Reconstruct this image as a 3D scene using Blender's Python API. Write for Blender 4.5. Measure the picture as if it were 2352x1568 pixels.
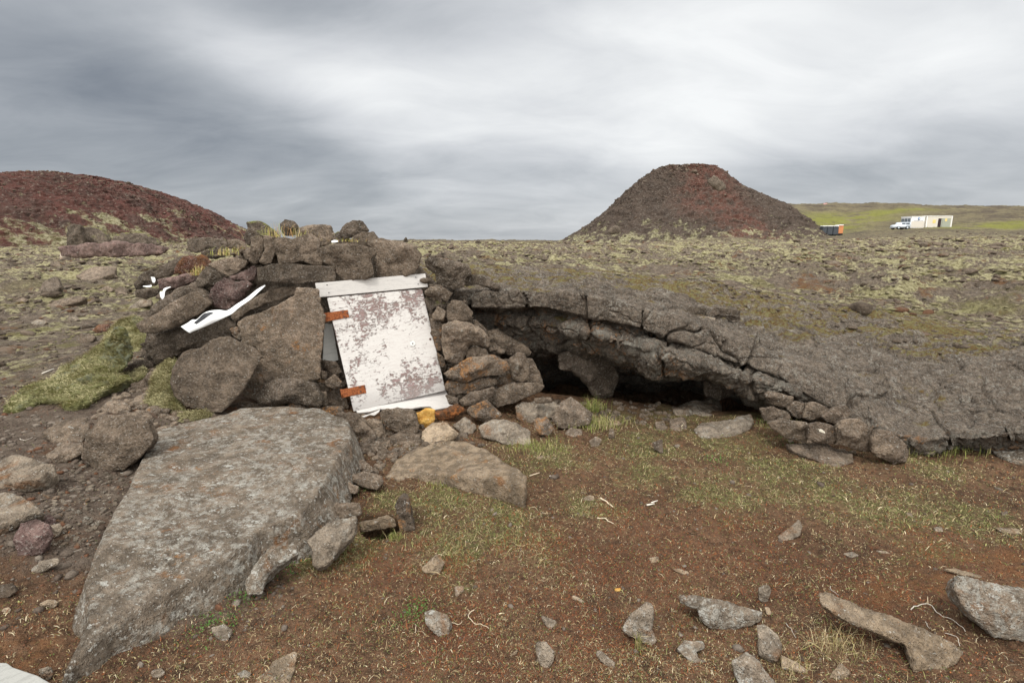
import bpy, bmesh, math, random
import numpy as np
from mathutils import Vector
from mathutils.geometry import delaunay_2d_cdt

for o in list(bpy.data.objects): bpy.data.objects.remove(o)
SC = bpy.context.scene
COL = SC.collection
rad = math.radians

# ------------------------------------------------------------------ camera
CAMZ = 1.6; F = 1176.0; TH = math.atan(227.0/F)      # photo measured on a 2352 px wide copy
cam_d = bpy.data.cameras.new('camera'); cam = bpy.data.objects.new('camera', cam_d); COL.objects.link(cam)
cam.location = (0, 0, CAMZ); cam.rotation_euler = (math.pi/2 - TH, 0, 0)
cam_d.lens = 18.0; cam_d.sensor_width = 36.0; cam_d.clip_start = 0.05; cam_d.clip_end = 5000
SC.camera = cam
SC.render.resolution_x = 1024; SC.render.resolution_y = 682
SC.view_settings.view_transform = 'Standard'; SC.view_settings.look = 'None'
SC.view_settings.exposure = 0.44; SC.view_settings.gamma = 1
SC.view_settings.use_curve_mapping = False

CT, ST = math.cos(TH), math.sin(TH)
def ray(px, py):
    dx = (px-1176.0)/F; dz = -(py-784.0)/F
    return dx, CT + dz*ST, dz*CT - ST
def P(px, py, Y):
    a, b, c = ray(px, py); t = Y/b
    return Vector((a*t, Y, CAMZ + c*t))
def PZ(px, py, z):
    a, b, c = ray(px, py); t = (z-CAMZ)/c
    return Vector((a*t, b*t, z))
def DIR(px, py): return Vector(ray(px, py)).normalized()

# ------------------------------------------------------------------ world: overcast sky
SUN_EL, SUN_AZ = rad(58), rad(200)      # azimuth clockwise from +Y: high, behind the camera and a little to its left
W = bpy.data.worlds.new('World'); SC.world = W; W.use_nodes = True
nt = W.node_tree; nt.nodes.clear()
class G:
    "tiny node helper"
    def __init__(s, nt): s.nt = nt
    def n(s, t, **k):
        nd = s.nt.nodes.new(t)
        for a, b in k.items(): setattr(nd, a, b)
        return nd
    def L(s, a, b): s.nt.links.new(a, b)
    def put(s, sock, v):
        if v is None: return
        if isinstance(v, bpy.types.NodeSocket): s.L(v, sock)
        else: sock.default_value = v
    def math(s, op, a, b=None, c=None, clamp=False):
        nd = s.n('ShaderNodeMath', operation=op); nd.use_clamp = clamp
        s.put(nd.inputs[0], a); s.put(nd.inputs[1], b)
        if c is not None: s.put(nd.inputs[2], c)
        return nd.outputs[0]
    def vec(s, op, a, b=None, out=0):
        nd = s.n('ShaderNodeVectorMath', operation=op)
        s.put(nd.inputs[0], a)
        if op == 'SCALE': s.put(nd.inputs['Scale'], b)
        elif b is not None: s.put(nd.inputs[1], b)
        return nd.outputs[out]
    def noise(s, v, scale, detail=4, rough=.55, dist=0, out='Fac', **k):
        nd = s.n('ShaderNodeTexNoise', **k); s.put(nd.inputs['Vector'], v); s.put(nd.inputs['Scale'], scale)
        s.put(nd.inputs['Detail'], detail); s.put(nd.inputs['Roughness'], rough); s.put(nd.inputs['Distortion'], dist)
        return nd.outputs[out]
    def voro(s, v, scale, feature='F1', out='Distance', rnd=1.0):
        nd = s.n('ShaderNodeTexVoronoi', feature=feature); s.put(nd.inputs['Vector'], v); s.put(nd.inputs['Scale'], scale)
        nd.inputs['Randomness'].default_value = rnd
        return nd.outputs[out]
    def ramp(s, f, lo, hi, a=0., b=1.):
        nd = s.n('ShaderNodeMapRange', interpolation_type='SMOOTHSTEP'); s.put(nd.inputs[0], f)
        nd.inputs[1].default_value = lo; nd.inputs[2].default_value = hi; nd.inputs[3].default_value = a; nd.inputs[4].default_value = b
        return nd.outputs[0]
    def mix(s, f, a, b, mode='MIX'):
        nd = s.n('ShaderNodeMix', data_type='RGBA', blend_type=mode); s.put(nd.inputs[0], f)
        for i, v in ((6, a), (7, b)):
            if isinstance(v, (tuple, list)) and len(v) == 3: v = (*v, 1)
            s.put(nd.inputs[i], v)
        return nd.outputs[2]
    def attr(s, name, out='Fac'):
        nd = s.n('ShaderNodeAttribute', attribute_name=name); return nd.outputs[out]
    def colramp(s, f, stops):
        nd = s.n('ShaderNodeValToRGB'); s.put(nd.inputs[0], f)
        e = nd.color_ramp.elements
        while len(e) > 1: e.remove(e[-1])
        e[0].position = stops[0][0]; e[0].color = (*stops[0][1], 1)
        for p, c in stops[1:]:
            k = e.new(p); k.color = (*c, 1)
        return nd.outputs[0]

g = G(nt)
tc = g.n('ShaderNodeTexCoord').outputs['Generated']
sep = g.n('ShaderNodeSeparateXYZ'); g.L(tc, sep.inputs[0])
zz = g.math('ADD', g.math('MAXIMUM', sep.outputs[2], 0.0), 0.27)
pl = g.n('ShaderNodeCombineXYZ')
g.L(g.math('DIVIDE', sep.outputs[0], zz), pl.inputs[0]); g.L(g.math('DIVIDE', sep.outputs[1], zz), pl.inputs[1])
mp = g.n('ShaderNodeMapping'); g.L(pl.outputs[0], mp.inputs[0])
mp.inputs['Rotation'].default_value = (0, 0, rad(-52)); mp.inputs['Scale'].default_value = (0.55, 1.0, 1)
n1 = g.noise(mp.outputs[0], 1.3, 4, .5, .7)
n2 = g.noise(mp.outputs[0], 3.6, 6, .6, .5)
val = g.math('ADD', g.math('MULTIPLY', g.math('SUBTRACT', n1, .5), .50), g.math('MULTIPLY', g.math('SUBTRACT', n2, .5), .34))
val = g.math('ADD', val, 0.66)
def lobe(px, py, w, s, sz=1.0):
    global val
    d = DIR(px, py)
    df = g.vec('SUBTRACT', tc, tuple(d)); df = g.vec('MULTIPLY', df, (1/s, 1/s, sz/s))
    q = g.math('POWER', g.vec('LENGTH', df, out=1), 2.0)
    e = g.math('MULTIPLY', g.math('EXPONENT', g.math('MULTIPLY', q, -1.0)), w)
    val = g.math('ADD', val, e)
# bright gaps in the cloud, then its darker banks
for a in [(1700,20,.26,.24,1.2),(1560,320,.12,.12,1.6),(2230,200,.28,.20,1.7),(760,180,.28,.12,2.2),(1050,250,.14,.22,1.8),(1450,120,.10,.3,1.3),
          (60,400,-.19,.36,1.4),(250,260,-.11,.22,1.6),(640,60,-.04,.18,1.6),(150,130,-.05,.12,1.8),(300,210,-.06,.12,1.8),(470,270,-.08,.11,2.0),(640,330,-.10,.12,2.4),(430,60,.10,.09,1.8),(560,115,.14,.09,1.8),(900,220,.12,.12,2.0),(700,70,-.10,.14,1.8),(950,100,-.05,.16,1.8),(2120,400,-.24,.26,2.4),(1000,450,-.12,.40,3.0)]:
    lobe(*a)
cc = g.colramp(val, [(0.0, (.11,.13,.15)), (.25, (.185,.205,.235)), (.5, (.34,.36,.385)), (.72, (.53,.545,.565)), (.98, (.76,.77,.77))])
# extra brightness added to the unseen sky behind the camera, lifting the ground light
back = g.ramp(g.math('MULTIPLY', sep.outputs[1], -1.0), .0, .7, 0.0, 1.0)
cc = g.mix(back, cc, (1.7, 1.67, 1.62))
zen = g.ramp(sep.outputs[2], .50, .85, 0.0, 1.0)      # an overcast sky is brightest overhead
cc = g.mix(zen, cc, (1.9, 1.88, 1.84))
low = g.ramp(sep.outputs[2], -.06, -.01, 0., 1.)
cc = g.mix(low, (.12,.11,.10), cc)
sky = g.n('ShaderNodeTexSky', sky_type='NISHITA'); sky.sun_disc = False
sky.sun_elevation = SUN_EL; sky.sun_rotation = SUN_AZ
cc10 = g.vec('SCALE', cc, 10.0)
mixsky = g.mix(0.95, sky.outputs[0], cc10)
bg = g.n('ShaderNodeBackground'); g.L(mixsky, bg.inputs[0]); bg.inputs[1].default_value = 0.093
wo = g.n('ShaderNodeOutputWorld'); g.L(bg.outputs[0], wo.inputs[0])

sl = bpy.data.lights.new('sun', 'SUN'); sl.energy = 1.5; sl.angle = rad(11); sl.color = (1, .96, .9)
so = bpy.data.objects.new('sun', sl); COL.objects.link(so)
sd = Vector((math.sin(SUN_AZ)*math.cos(SUN_EL), math.cos(SUN_AZ)*math.cos(SUN_EL), math.sin(SUN_EL)))
so.rotation_euler = (-sd).to_track_quat('-Z', 'Y').to_euler(); so.location = sd*50

# ------------------------------------------------------------------ numpy noise
RNG = np.random.default_rng(7)
_perm = np.concatenate([RNG.permutation(256)]*3)
_gr = RNG.normal(size=(256, 3)); _gr /= np.linalg.norm(_gr, axis=1)[:, None]
def perlin(p):
    p = np.asarray(p, float); i = np.floor(p).astype(int); f = p - i
    u = f*f*f*(f*(f*6-15)+10); i &= 255; r = 0
    for dx in (0, 1):
        for dy in (0, 1):
            for dz in (0, 1):
                h = _perm[_perm[_perm[i[:, 0]+dx]+i[:, 1]+dy]+i[:, 2]+dz]
                d = _gr[h]; w = (u[:, 0] if dx else 1-u[:, 0])*(u[:, 1] if dy else 1-u[:, 1])*(u[:, 2] if dz else 1-u[:, 2])
                r = r + w*(d[:, 0]*(f[:, 0]-dx)+d[:, 1]*(f[:, 1]-dy)+d[:, 2]*(f[:, 2]-dz))
    return r*1.5
def fbm(p, octv=4, gain=.5, ridge=False):
    p = np.asarray(p, float); a = 1.; r = 0
    for k in range(octv):
        n = perlin(p*2.03**k + 17.3*k)
        r = r + a*((1-2*np.abs(n)) if ridge else n); a *= gain
    return r
def worley(p):
    "distance to nearest and second nearest cell point"
    p = np.asarray(p, float); i = np.floor(p).astype(int)
    d1 = np.full(len(p), 9.); d2 = d1.copy()
    for dx in (-1, 0, 1):
        for dy in (-1, 0, 1):
            for dz in (-1, 0, 1):
                c = i + (dx, dy, dz); ci = c & 255
                h = _perm[_perm[_perm[ci[:, 0]]+ci[:, 1]]+ci[:, 2]]
                q = c + .5 + .45*_gr[h]
                d = np.linalg.norm(p-q, axis=1)
                m = d < d1; d2 = np.where(m, d1, np.minimum(d2, d)); d1 = np.where(m, d, d1)
    return d1, d2
def sstep(x, a, b):
    t = np.clip((x-a)/(b-a), 0, 1); return t*t*(3-2*t)
def xyz(x, y, z=0): return np.stack([x, y, np.broadcast_to(z, np.shape(x))], 1)

# ------------------------------------------------------------------ object helpers
def tag(o, label=None, cat=None, group=None, kind=None):
    for k, v in (('label', label), ('category', cat), ('group', group), ('kind', kind)):
        if v: o[k] = v
    return o
def link(name, me, mat=None, parent=None, loc=None, smooth=True):
    o = bpy.data.objects.new(name, me); COL.objects.link(o)
    if mat: me.materials.append(mat)
    if parent: o.parent = parent
    if loc is not None: o.location = loc
    if smooth: me.polygons.foreach_set('use_smooth', np.ones(len(me.polygons), bool))
    return o
def mesh_np(name, V, Fq, attrs=None, k=None):
    "V Nx3, Fq MxK index array"
    V = np.asarray(V, np.float32); Fq = np.asarray(Fq, np.int32); k = Fq.shape[1]
    me = bpy.data.meshes.new(name); me.vertices.add(len(V)); me.vertices.foreach_set('co', V.ravel())
    me.loops.add(Fq.size); me.loops.foreach_set('vertex_index', Fq.ravel())
    me.polygons.add(len(Fq)); me.polygons.foreach_set('loop_start', np.arange(0, Fq.size, k, dtype=np.int32))
    me.polygons.foreach_set('loop_total', np.full(len(Fq), k, np.int32))
    me.update(calc_edges=True)
    for nm, a in (attrs or {}).items():
        a = np.asarray(a, np.float32)
        if a.ndim == 1:
            at = me.attributes.new(nm, 'FLOAT', 'POINT'); at.data.foreach_set('value', a)
        else:
            at = me.attributes.new(nm, 'FLOAT_COLOR', 'POINT')
            at.data.foreach_set('color', np.concatenate([a, np.ones((len(a), 1), np.float32)], 1).ravel())
    return me
def bm_mesh(name, bm):
    me = bpy.data.meshes.new(name); bm.to_mesh(me); bm.free(); return me
def grid_faces(nr, nc):
    i = np.arange(nr-1)[:, None]*nc + np.arange(nc-1)[None]; i = i.ravel()
    return np.stack([i, i+1, i+nc+1, i+nc], 1)
def empty(name, loc):
    o = bpy.data.objects.new(name, None); COL.objects.link(o); o.location = loc; o.empty_display_size = .1; return o

# ------------------------------------------------------------------ materials
def newmat(name):
    m = bpy.data.materials.new(name); m.use_nodes = True; m.node_tree.nodes.clear()
    g = G(m.node_tree); b = g.n('ShaderNodeBsdfPrincipled'); o = g.n('ShaderNodeOutputMaterial'); g.L(b.outputs[0], o.inputs[0])
    b.inputs['Roughness'].default_value = .95; b.inputs['Specular IOR Level'].default_value = .12
    return m, g, b
def bump(g, b, h, dist, strength=1.0, prev=None):
    nd = g.n('ShaderNodeBump'); g.put(nd.inputs['Height'], h); nd.inputs['Distance'].default_value = dist; nd.inputs['Strength'].default_value = strength
    if prev is not None: g.L(prev, nd.inputs['Normal'])
    g.L(nd.outputs[0], b.inputs['Normal']); return nd.outputs[0]
def simple(name, col, rough=.6, spec=.3, metal=0):
    m, g, b = newmat(name); b.inputs['Base Color'].default_value = (*col, 1); b.inputs['Roughness'].default_value = rough
    b.inputs['Specular IOR Level'].default_value = spec; b.inputs['Metallic'].default_value = metal
    return m
MATS = {}
def rock_mat(name, c1, c2, white=.0, orange=.0, moss=.0, rust=.0, fine=1.0):
    m, g, b = newmat(name)
    tcn = g.n('ShaderNodeTexCoord').outputs['Object']; oi = g.n('ShaderNodeObjectInfo')
    off = g.vec('SCALE', oi.outputs['Location'], 3.1)
    v = g.vec('ADD', tcn, off)
    big = g.noise(v, 3.0, 4, .6); med = g.noise(v, 14, 5, .65); fin = g.noise(v, 75, 4, .7)
    col = g.mix(g.ramp(big, .40, .60), c1, c2)
    # vesicular basalt: pits and pale crystal grains
    col = g.mix(g.ramp(med, .40, .62), g.mix(.48, col, (.03,.024,.018)), col)
    col = g.mix(g.math('MULTIPLY', g.ramp(fin, .53, .66), .46*fine), col, (.38,.35,.31))
    col = g.mix(g.math('MULTIPLY', g.ramp(fin, .48, .34), .42*fine), col, (.02,.016,.013))
    hs = g.n('ShaderNodeHueSaturation'); g.L(col, hs.inputs['Color']); hs.inputs['Saturation'].default_value = 1
    rv = g.n('ShaderNodeMapRange'); g.L(oi.outputs['Random'], rv.inputs[0]); rv.inputs[3].default_value = .8; rv.inputs[4].default_value = 1.22
    g.L(rv.outputs[0], hs.inputs['Value']); col = hs.outputs[0]
    if rust:
        r1 = g.noise(v, 5.2, 4, .6, .8)
        col = g.mix(g.math('MULTIPLY', g.ramp(r1, .62-.3*rust, .78-.25*rust), .8), col, (.23,.105,.04))
    if orange:
        r1 = g.noise(g.vec('ADD', v, (5,3,1)), 7.0, 5, .7); r2 = g.noise(v, 40, 4, .7)
        f = g.math('MULTIPLY', g.ramp(r1, .70-.28*orange, .80-.25*orange), g.ramp(r2, .40, .56))
        col = g.mix(g.math('MULTIPLY', f, .85), col, g.mix(g.ramp(r2, .5, .7), (.33,.155,.055), (.42,.25,.12)))
    if white:
        r1 = g.noise(g.vec('ADD', v, (9,1,7)), 5.5, 5, .7, .4); r2 = g.noise(g.vec('ADD', v, (2,2,2)), 30, 5, .75)
        f = g.math('MULTIPLY', g.ramp(r1, .74-.34*white, .84-.28*white), g.ramp(r2, .46, .58))
        col = g.mix(g.math('MULTIPLY', f, .8), col, (.40,.38,.33))
        f2 = g.ramp(g.noise(g.vec('ADD', g.vec('MULTIPLY', v, (.6,1,1)), (4,4,9)), 24, 5, .75), .70-.11*white, .72-.10*white)
        col = g.mix(g.math('MULTIPLY', f2, .85), col, (.52,.51,.46))
        f4 = g.ramp(g.noise(g.vec('ADD', v, (1,7,3)), 62, 3, .7), .665-.05*white, .69-.05*white)
        col = g.mix(g.math('MULTIPLY', f4, .75), col, (.50,.48,.43))
    if moss:
        geo = g.n('ShaderNodeNewGeometry'); sp = g.n('ShaderNodeSeparateXYZ'); g.L(geo.outputs['Normal'], sp.inputs[0])
        f = g.math('MULTIPLY', g.ramp(g.noise(v, 6, 5, .7), .62-.25*moss, .74-.2*moss), g.ramp(sp.outputs[2], .1, .8))
        col = g.mix(f, col, g.mix(fin, (.10,.11,.02), (.30,.30,.10)))
    g.L(col, b.inputs['Base Color'])
    h = g.math('ADD', g.math('MULTIPLY', med, 1.0), g.math('MULTIPLY', fin, .45))
    pits = g.ramp(g.voro(v, 95), .0, .38)
    h = g.math('ADD', h, g.math('MULTIPLY', pits, .16))
    bump(g, b, h, .065, 1.0)
    MATS[name] = m; return m
rock_mat('basalt', (0.198, 0.152, 0.111), (0.291, 0.225, 0.166), white=.18)
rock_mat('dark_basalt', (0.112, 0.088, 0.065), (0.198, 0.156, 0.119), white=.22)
rock_mat('lichen_basalt', (0.205, 0.156, 0.115), (0.317, 0.244, 0.177), white=.45, orange=.25)
rock_mat('orange_lichen', (0.159, 0.123, 0.093), (0.251, 0.194, 0.141), white=.40, orange=.75)
rock_mat('brown_slab', (0.225, 0.172, 0.123), (0.310, 0.237, 0.173), white=.45, orange=.42, rust=.10)
rock_mat('grey_slab', (.215,.172,.128), (.30,.24,.18), white=.95, orange=.36, rust=.15, fine=.6)
rock_mat('white_flecked', (0.224, 0.180, 0.134), (0.336, 0.270, 0.203), white=1.05, orange=.2, rust=.25, fine=.6)
rock_mat('pale_slab', (0.381, 0.288, 0.193), (0.482, 0.371, 0.257), white=.36, orange=.35, rust=.1, fine=.8)
rock_mat('grey_stone', (0.304, 0.244, 0.181), (0.423, 0.350, 0.268), white=.65, orange=.12, rust=.22, fine=.7)
rock_mat('purple_scoria', (0.146, 0.093, 0.084), (0.251, 0.169, 0.146), white=.35)
rock_mat('red_scoria', (0.146, 0.066, 0.045), (0.213, 0.117, 0.079), white=.25, rust=.4)
rock_mat('mossy_basalt', (0.159, 0.125, 0.097), (0.237, 0.188, 0.146), white=.2, moss=.8)
rock_mat('crust', (0.151, 0.119, 0.091), (0.224, 0.178, 0.139), white=.48, orange=.12, moss=.15)
# ------------------------------------------------------------------ terrain height field
class RBF:
    "thin plate spline over bearing and log distance"
    def __init__(s, pts):
        q = np.array(pts, float); s.c = s.uv(q[:, 0], q[:, 1]); n = len(q)
        A = np.zeros((n+3, n+3)); A[:n, :n] = s.k(s.c, s.c) + np.eye(n)*.01
        A[:n, n] = A[n, :n] = 1; A[:n, n+1:] = s.c; A[n+1:, :n] = s.c.T
        s.w = np.linalg.solve(A, np.concatenate([q[:, 2], np.zeros(3)]))
    @staticmethod
    def uv(x, y):
        x = np.asarray(x, float); y = np.asarray(y, float)
        return np.stack([np.clip(np.arctan2(x, np.maximum(y, .01)), -1.2, 1.2)*3.0, np.log(np.clip(np.hypot(x, y), 1.2, 400))], -1)
    @staticmethod
    def k(a, b):
        d2 = ((a[:, None]-b[None])**2).sum(-1); return .5*d2*np.log(d2+1e-9)
    def __call__(s, x, y):
        u = s.uv(x, y); out = np.empty(len(u)); n = len(s.c)
        for i in range(0, len(u), 60000):
            q = u[i:i+60000]; out[i:i+60000] = s.k(q, s.c)@s.w[:n] + s.w[n] + q@s.w[n+1:]
        return out
def cz(px, py, z): v = PZ(px, py, z); return (v.x, v.y, z)
def cy(px, Y, z): return ((px-1176)/F*Y, Y, z)
left = [cz(60,1000,.35), cz(60,880,.38), cz(20,780,.42), cz(20,700,.45), cz(200,650,.5), cz(20,620,.55), cz(250,880,.40),
        cy(100,12,.5), cy(330,9,.52), cy(420,7,.5), cy(100,25,.7), cy(400,25,.8), cy(100,60,1.0), cy(500,60,1.2), cy(600,150,1.4)]
front = RBF(left + [cz(0,1568,.14), cz(300,1568,.08), cz(600,1568,.05), cz(1200,1568,0), cz(1800,1568,0), cz(2352,1568,.05), cz(50,1250,.27), cz(330,1300,.12), cz(620,1350,.07),
        cz(900,1250,0), cz(1500,1250,0), cz(2000,1250,.03), cz(2340,1250,.08), cz(900,1080,.08), cz(1300,1080,.02), cz(1700,1050,.02), cz(2100,1080,.02),
        cz(2340,1080,.03), cz(1350,930,.05), cz(1500,920,.05), cz(1700,930,.08), cz(500,1050,.2), cz(800,960,.15), cz(1050,960,.10), cy(1200,7,.1), cy(1800,7,.1), cy(-600,3,.5)])
# crust stations: top surface going back T1..T3, then lip and underside, each (px, py, Y)
ST_ = [
 [(900,600,9.0),(920,625,7.0),(950,655,5.6),(980,668,5.0),(985,705,5.0),(990,720,5.2),(1000,740,5.1),(1040,800,5.3),(1050,830,5.7),(1050,900,6.5)],
 [(1060,612,9.5),(1070,630,7.0),(1085,655,5.6),(1100,668,4.8),(1100,705,4.82),(1105,714,5.0),(1150,738,5.05),(1190,800,5.3),(1200,830,5.7),(1200,900,6.6)],
 [(1250,618,10),(1250,636,7.2),(1243,656,5.5),(1240,669,4.7),(1240,705,4.7),(1242,714,4.92),(1270,750,4.8),(1300,800,5.0),(1310,815,5.5),(1300,890,6.7)],
 [(1400,625,10),(1375,646,7.0),(1345,662,5.4),(1325,674,4.6),(1335,722,4.6),(1338,730,4.74),(1360,765,4.55),(1400,815,4.75),(1410,830,5.3),(1400,895,6.6)],
 [(1560,640,10),(1530,665,7.0),(1490,686,5.3),(1450,702,4.5),(1440,744,4.5),(1445,753,4.62),(1480,800,4.33),(1500,856,4.45),(1500,850,5.1),(1500,895,6.3)],
 [(1750,670,9.5),(1705,700,7.0),(1640,722,5.3),(1585,740,4.45),(1570,785,4.4),(1575,794,4.52),(1600,830,4.25),(1625,868,4.35),(1620,860,5.0),(1620,895,6.1)],
 [(1870,690,9.5),(1840,722,6.8),(1765,762,5.2),(1700,787,4.4),(1690,830,4.32),(1695,838,4.42),(1715,868,4.2),(1730,915,4.27),(1730,918,4.8),(1730,925,5.7)],
 [(2020,700,9.5),(1960,735,7.0),(1870,782,5.3),(1800,822,4.3),(1790,862,4.2),(1795,868,4.24),(1815,895,4.15),(1830,950,4.15),(1830,960,4.6),(1830,965,5.2)],
 [(2100,715,9.0),(2040,750,6.6),(1950,800,5.0),(1860,852,4.2),(1872,915,4.05),(1878,925,4.1),(1890,940,4.08),(1900,975,4.1),(1900,985,4.5),(1900,990,5.0)],
 [(2180,735,8.4),(2110,780,6.0),(2040,840,4.8),(1965,905,4.0),(1990,955,3.82),(2000,975,3.80),(2005,990,3.84),(2010,1010,3.9),(2010,1015,4.3),(2010,1020,4.8)],
 [(2270,745,7.6),(2200,800,5.6),(2140,870,4.6),(2075,965,3.85),(2090,994,3.70),(2095,1005,3.64),(2100,1020,3.68),(2100,1035,3.75),(2100,1040,4.2),(2100,1045,4.7)],
 [(2420,760,7.0),(2330,815,5.3),(2270,880,4.4),(2220,975,3.75),(2230,994,3.62),(2230,1000,3.56),(2230,1012,3.6),(2230,1026,3.7),(2230,1035,4.1),(2230,1040,4.6)],
 [(2560,770,6.6),(2480,825,5.1),(2410,885,4.3),(2350,972,3.7),(2352,988,3.6),(2352,992,3.55),(2352,1003,3.58),(2352,1014,3.68),(2352,1025,4.1),(2352,1030,4.6)],
 [(2900,790,6.0),(2800,840,4.8),(2750,900,4.1),(2700,968,3.6),(2700,984,3.52),(2700,990,3.5),(2700,1000,3.55),(2700,1012,3.65),(2700,1020,4.0),(2700,1025,4.5)],
 [(3500,800,5.4),(3400,850,4.5),(3300,900,3.9),(3200,950,3.5),(3200,980,3.4),(3200,990,3.4),(3200,1000,3.45),(3200,1012,3.55),(3200,1020,3.9),(3200,1025,4.4)]]
for i_, st in enumerate(ST_):
    if i_ < 8: st[5] = (st[5][0], st[5][1]-2, st[5][2]+.16)
STP = np.array([[tuple(P(*q)) for q in st] for st in ST_])            # stations x profile x 3
back = RBF(left + [(p[0, 0], p[0, 1], p[0, 2]-.02) for p in STP[::2]] + [(p[1, 0], p[1, 1], p[1, 2]-.14) for p in STP[::2]]
   + [cy(700,9,.85), cy(800,14,.95), cy(1176,18,1.0), cy(1176,32,1.12), cy(1176,60,1.25), cy(1176,150,1.5), cy(1176,300,1.8), cy(700,60,1.3), cy(700,300,1.8),
      cy(1450,16,.9), cy(1450,30,1.0), cy(1450,60,1.25), cy(1450,120,1.6), cy(1450,300,1.9), cy(1750,16,.85), cy(1750,30,1.05), cy(1750,60,1.5), cy(1750,110,2.6), cy(1700,300,8),
      cy(2000,12,.75), cy(2000,30,1.1), cy(2000,60,1.7), cy(1895,123,3.4), cy(1895,155,6.3), cy(1640,200,13), cy(1780,205,16.2), cy(1870,200,15.8), cy(2010,200,16.0), cy(2352,200,14.4), cy(2700,200,12), cy(2100,115,4.85), cy(2100,150,8.3),
      cy(2300,115,4.9), cy(2300,60,1.9), cy(2352,30,1.3), cy(2352,15,.95), cy(2100,300,13), cy(2352,300,12), cy(2700,60,2), cy(3500,10,.8)])
_lx = np.array([-30,-6,-2,0,1.5,3.0,4,6,10,30.]); _ly = np.array([9,6.5,5.6,6.6,6.7,5.9,5.0,4.6,4.2,4.])
_cx = np.array([-.6,.2,1.0,1.9,2.4,2.8,6]); _cyy = np.array([5.3,5.1,4.9,4.5,4.4,4.2,3.9])
HOLE = PZ(872, 1222, 0.0)
def H(x, y, noise=True):
    x = np.atleast_1d(np.asarray(x, float)); y = np.atleast_1d(np.asarray(y, float)); r = np.hypot(x, y)
    f = front(x, y); b = back(x, y)
    cf = np.interp(x, _cx, _cyy)
    f = f - .80*sstep(y-cf, .05, 1.0)*sstep(x, .1, .5)*(1-sstep(x, 2.2, 2.6))
    hd = np.hypot((x-HOLE.x)/.12, (y-HOLE.y-.04)/.10); f = f - .9*(1-sstep(hd, .8, 1.0))
    s = sstep(y-np.interp(x, _lx, _ly), -.35, .35)
    h = f*(1-s)+b*s
    if noise:
        p = xyz(x, y, 0)
        h = h + .028*fbm(p*1.7, 3) + .012*fbm(p*9, 3)*(1-sstep(r, 8, 20)) 
        fld = sstep(r, 6.5, 16)
        if (fld > 0).any():
            far = .5+sstep(r, 15, 60); q_ = fbm(p*.55+3, 3)*3.5; h = h + fld*.085*(np.floor(q_)+sstep(q_-np.floor(q_), .0, .22))*(1-sstep(r, 40, 90))
            h = h + fld*far*(.10*fbm(p*.33, 4, ridge=True)-.05+.09*fbm(p*(1.4, 2.6, 1)+5, 5, .6, ridge=True)-.08)
        vf = sstep(r, 90, 190)
        h = h + vf*1.0*fbm(p*.06, 4)
    return h
def H1(x, y): return float(H([x], [y])[0])
def ghit(px, py):
    "ground point under a photo point"
    a, b, c = ray(px, py)
    if c > -.03: c = -.03
    t = np.geomspace(1.3, 60, 260); z = CAMZ + c*t; h = H(a*t, b*t); i = np.argmax(z < h)
    if z[i] >= h[i]: i = len(t)-1
    i = max(i, 1); d0 = z[i-1]-h[i-1]; d1 = h[i]-z[i]; tt = t[i-1]+(t[i]-t[i-1])*(d0/(d0+d1+1e-9))
    return Vector((a*tt, b*tt, CAMZ+c*tt))

# grid over the whole plain, finest where the camera can look
th = np.concatenate([np.linspace(-180, -62, 40), np.linspace(-60, -52, 30), np.linspace(-51.9, 51.9, 1000), np.linspace(52, 60, 30), np.linspace(62, 180, 40)])
rr = [.05, .3, .6, .9, 1.15]
while rr[-1] < 900: rr.append(rr[-1]*(1.0055 if rr[-1] < 5.5 else 1.010 if rr[-1] < 60 else 1.02))
rr = np.array(rr); T_, R_ = np.meshgrid(np.radians(th), rr); gx = (R_*np.sin(T_)).ravel(); gy = (R_*np.cos(T_)).ravel()
gz = H(np.where(gy < .4, np.where(np.abs(gx) < .5, gx, gx), gx), gy)
gz = np.where(gy < 0, np.clip(gz, -.3, 1.5), gz)
blobs = {
 'green': [(1250,1040,.35),(1130,1180,.28),(1400,960,.35),(1560,950,.40),(1480,1010,.4),(1650,1010,.45),(1780,1080,.4),(1900,1130,.4),(2030,1180,.4),(2180,1190,.35),(1000,1170,.25),
           (900,1150,.15),(1050,1270,.25),(1180,1230,.25),(760,1270,.2),(1730,960,.3),(2100,1060,.3),(1350,1160,.2),(1650,1130,.3),(2160,1080,.25),(830,1270,.15),(1480,1080,.25)],
 'redt': [(1550,1260,.5),(1400,1310,.35),(880,1310,.3),(1000,1330,.25),(1480,1200,.3),(2260,1290,.35),(2150,1250,.3),(1300,1420,.3),(1050,1440,.3),(40,930,.6),(130,860,.7),(2000,1380,.3),(1250,1240,.3),(1700,1250,.4)],
 'orange': [(2230,1290,.22),(2150,1330,.2),(2330,1310,.3),(2000,1350,.16),(60,1500,.12)]}
BL = {k: [(ghit(a, b), c) for a, b, c in v] for k, v in blobs.items()}
def field(name, x, y, rag=.75):
    p = xyz(x, y, 0); w = 0; n = fbm(p*4.5+{'green':0,'redt':20,'orange':40}[name], 3)*rag
    for c, s in BL[name]:
        d = np.hypot(x-c.x, y-c.y)/s; w = np.maximum(w, 1-sstep(d+n, .1, 1.35))
    return w
near = (R_.ravel() < 9) & (gy > 0)
att = {}
for k in BL:
    a = np.zeros(len(gx)); a[near] = field(k, gx[near], gy[near]); att[k] = a
s = sstep(gy-np.interp(gx, _lx, _ly), -.35, .35); lf = sstep(-gx/np.maximum(gy, .5), .42, .6)*sstep(R_.ravel(), 5.0, 6.5)
att['field'] = np.where(gy > 0, np.maximum(s, lf), 0)
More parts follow.
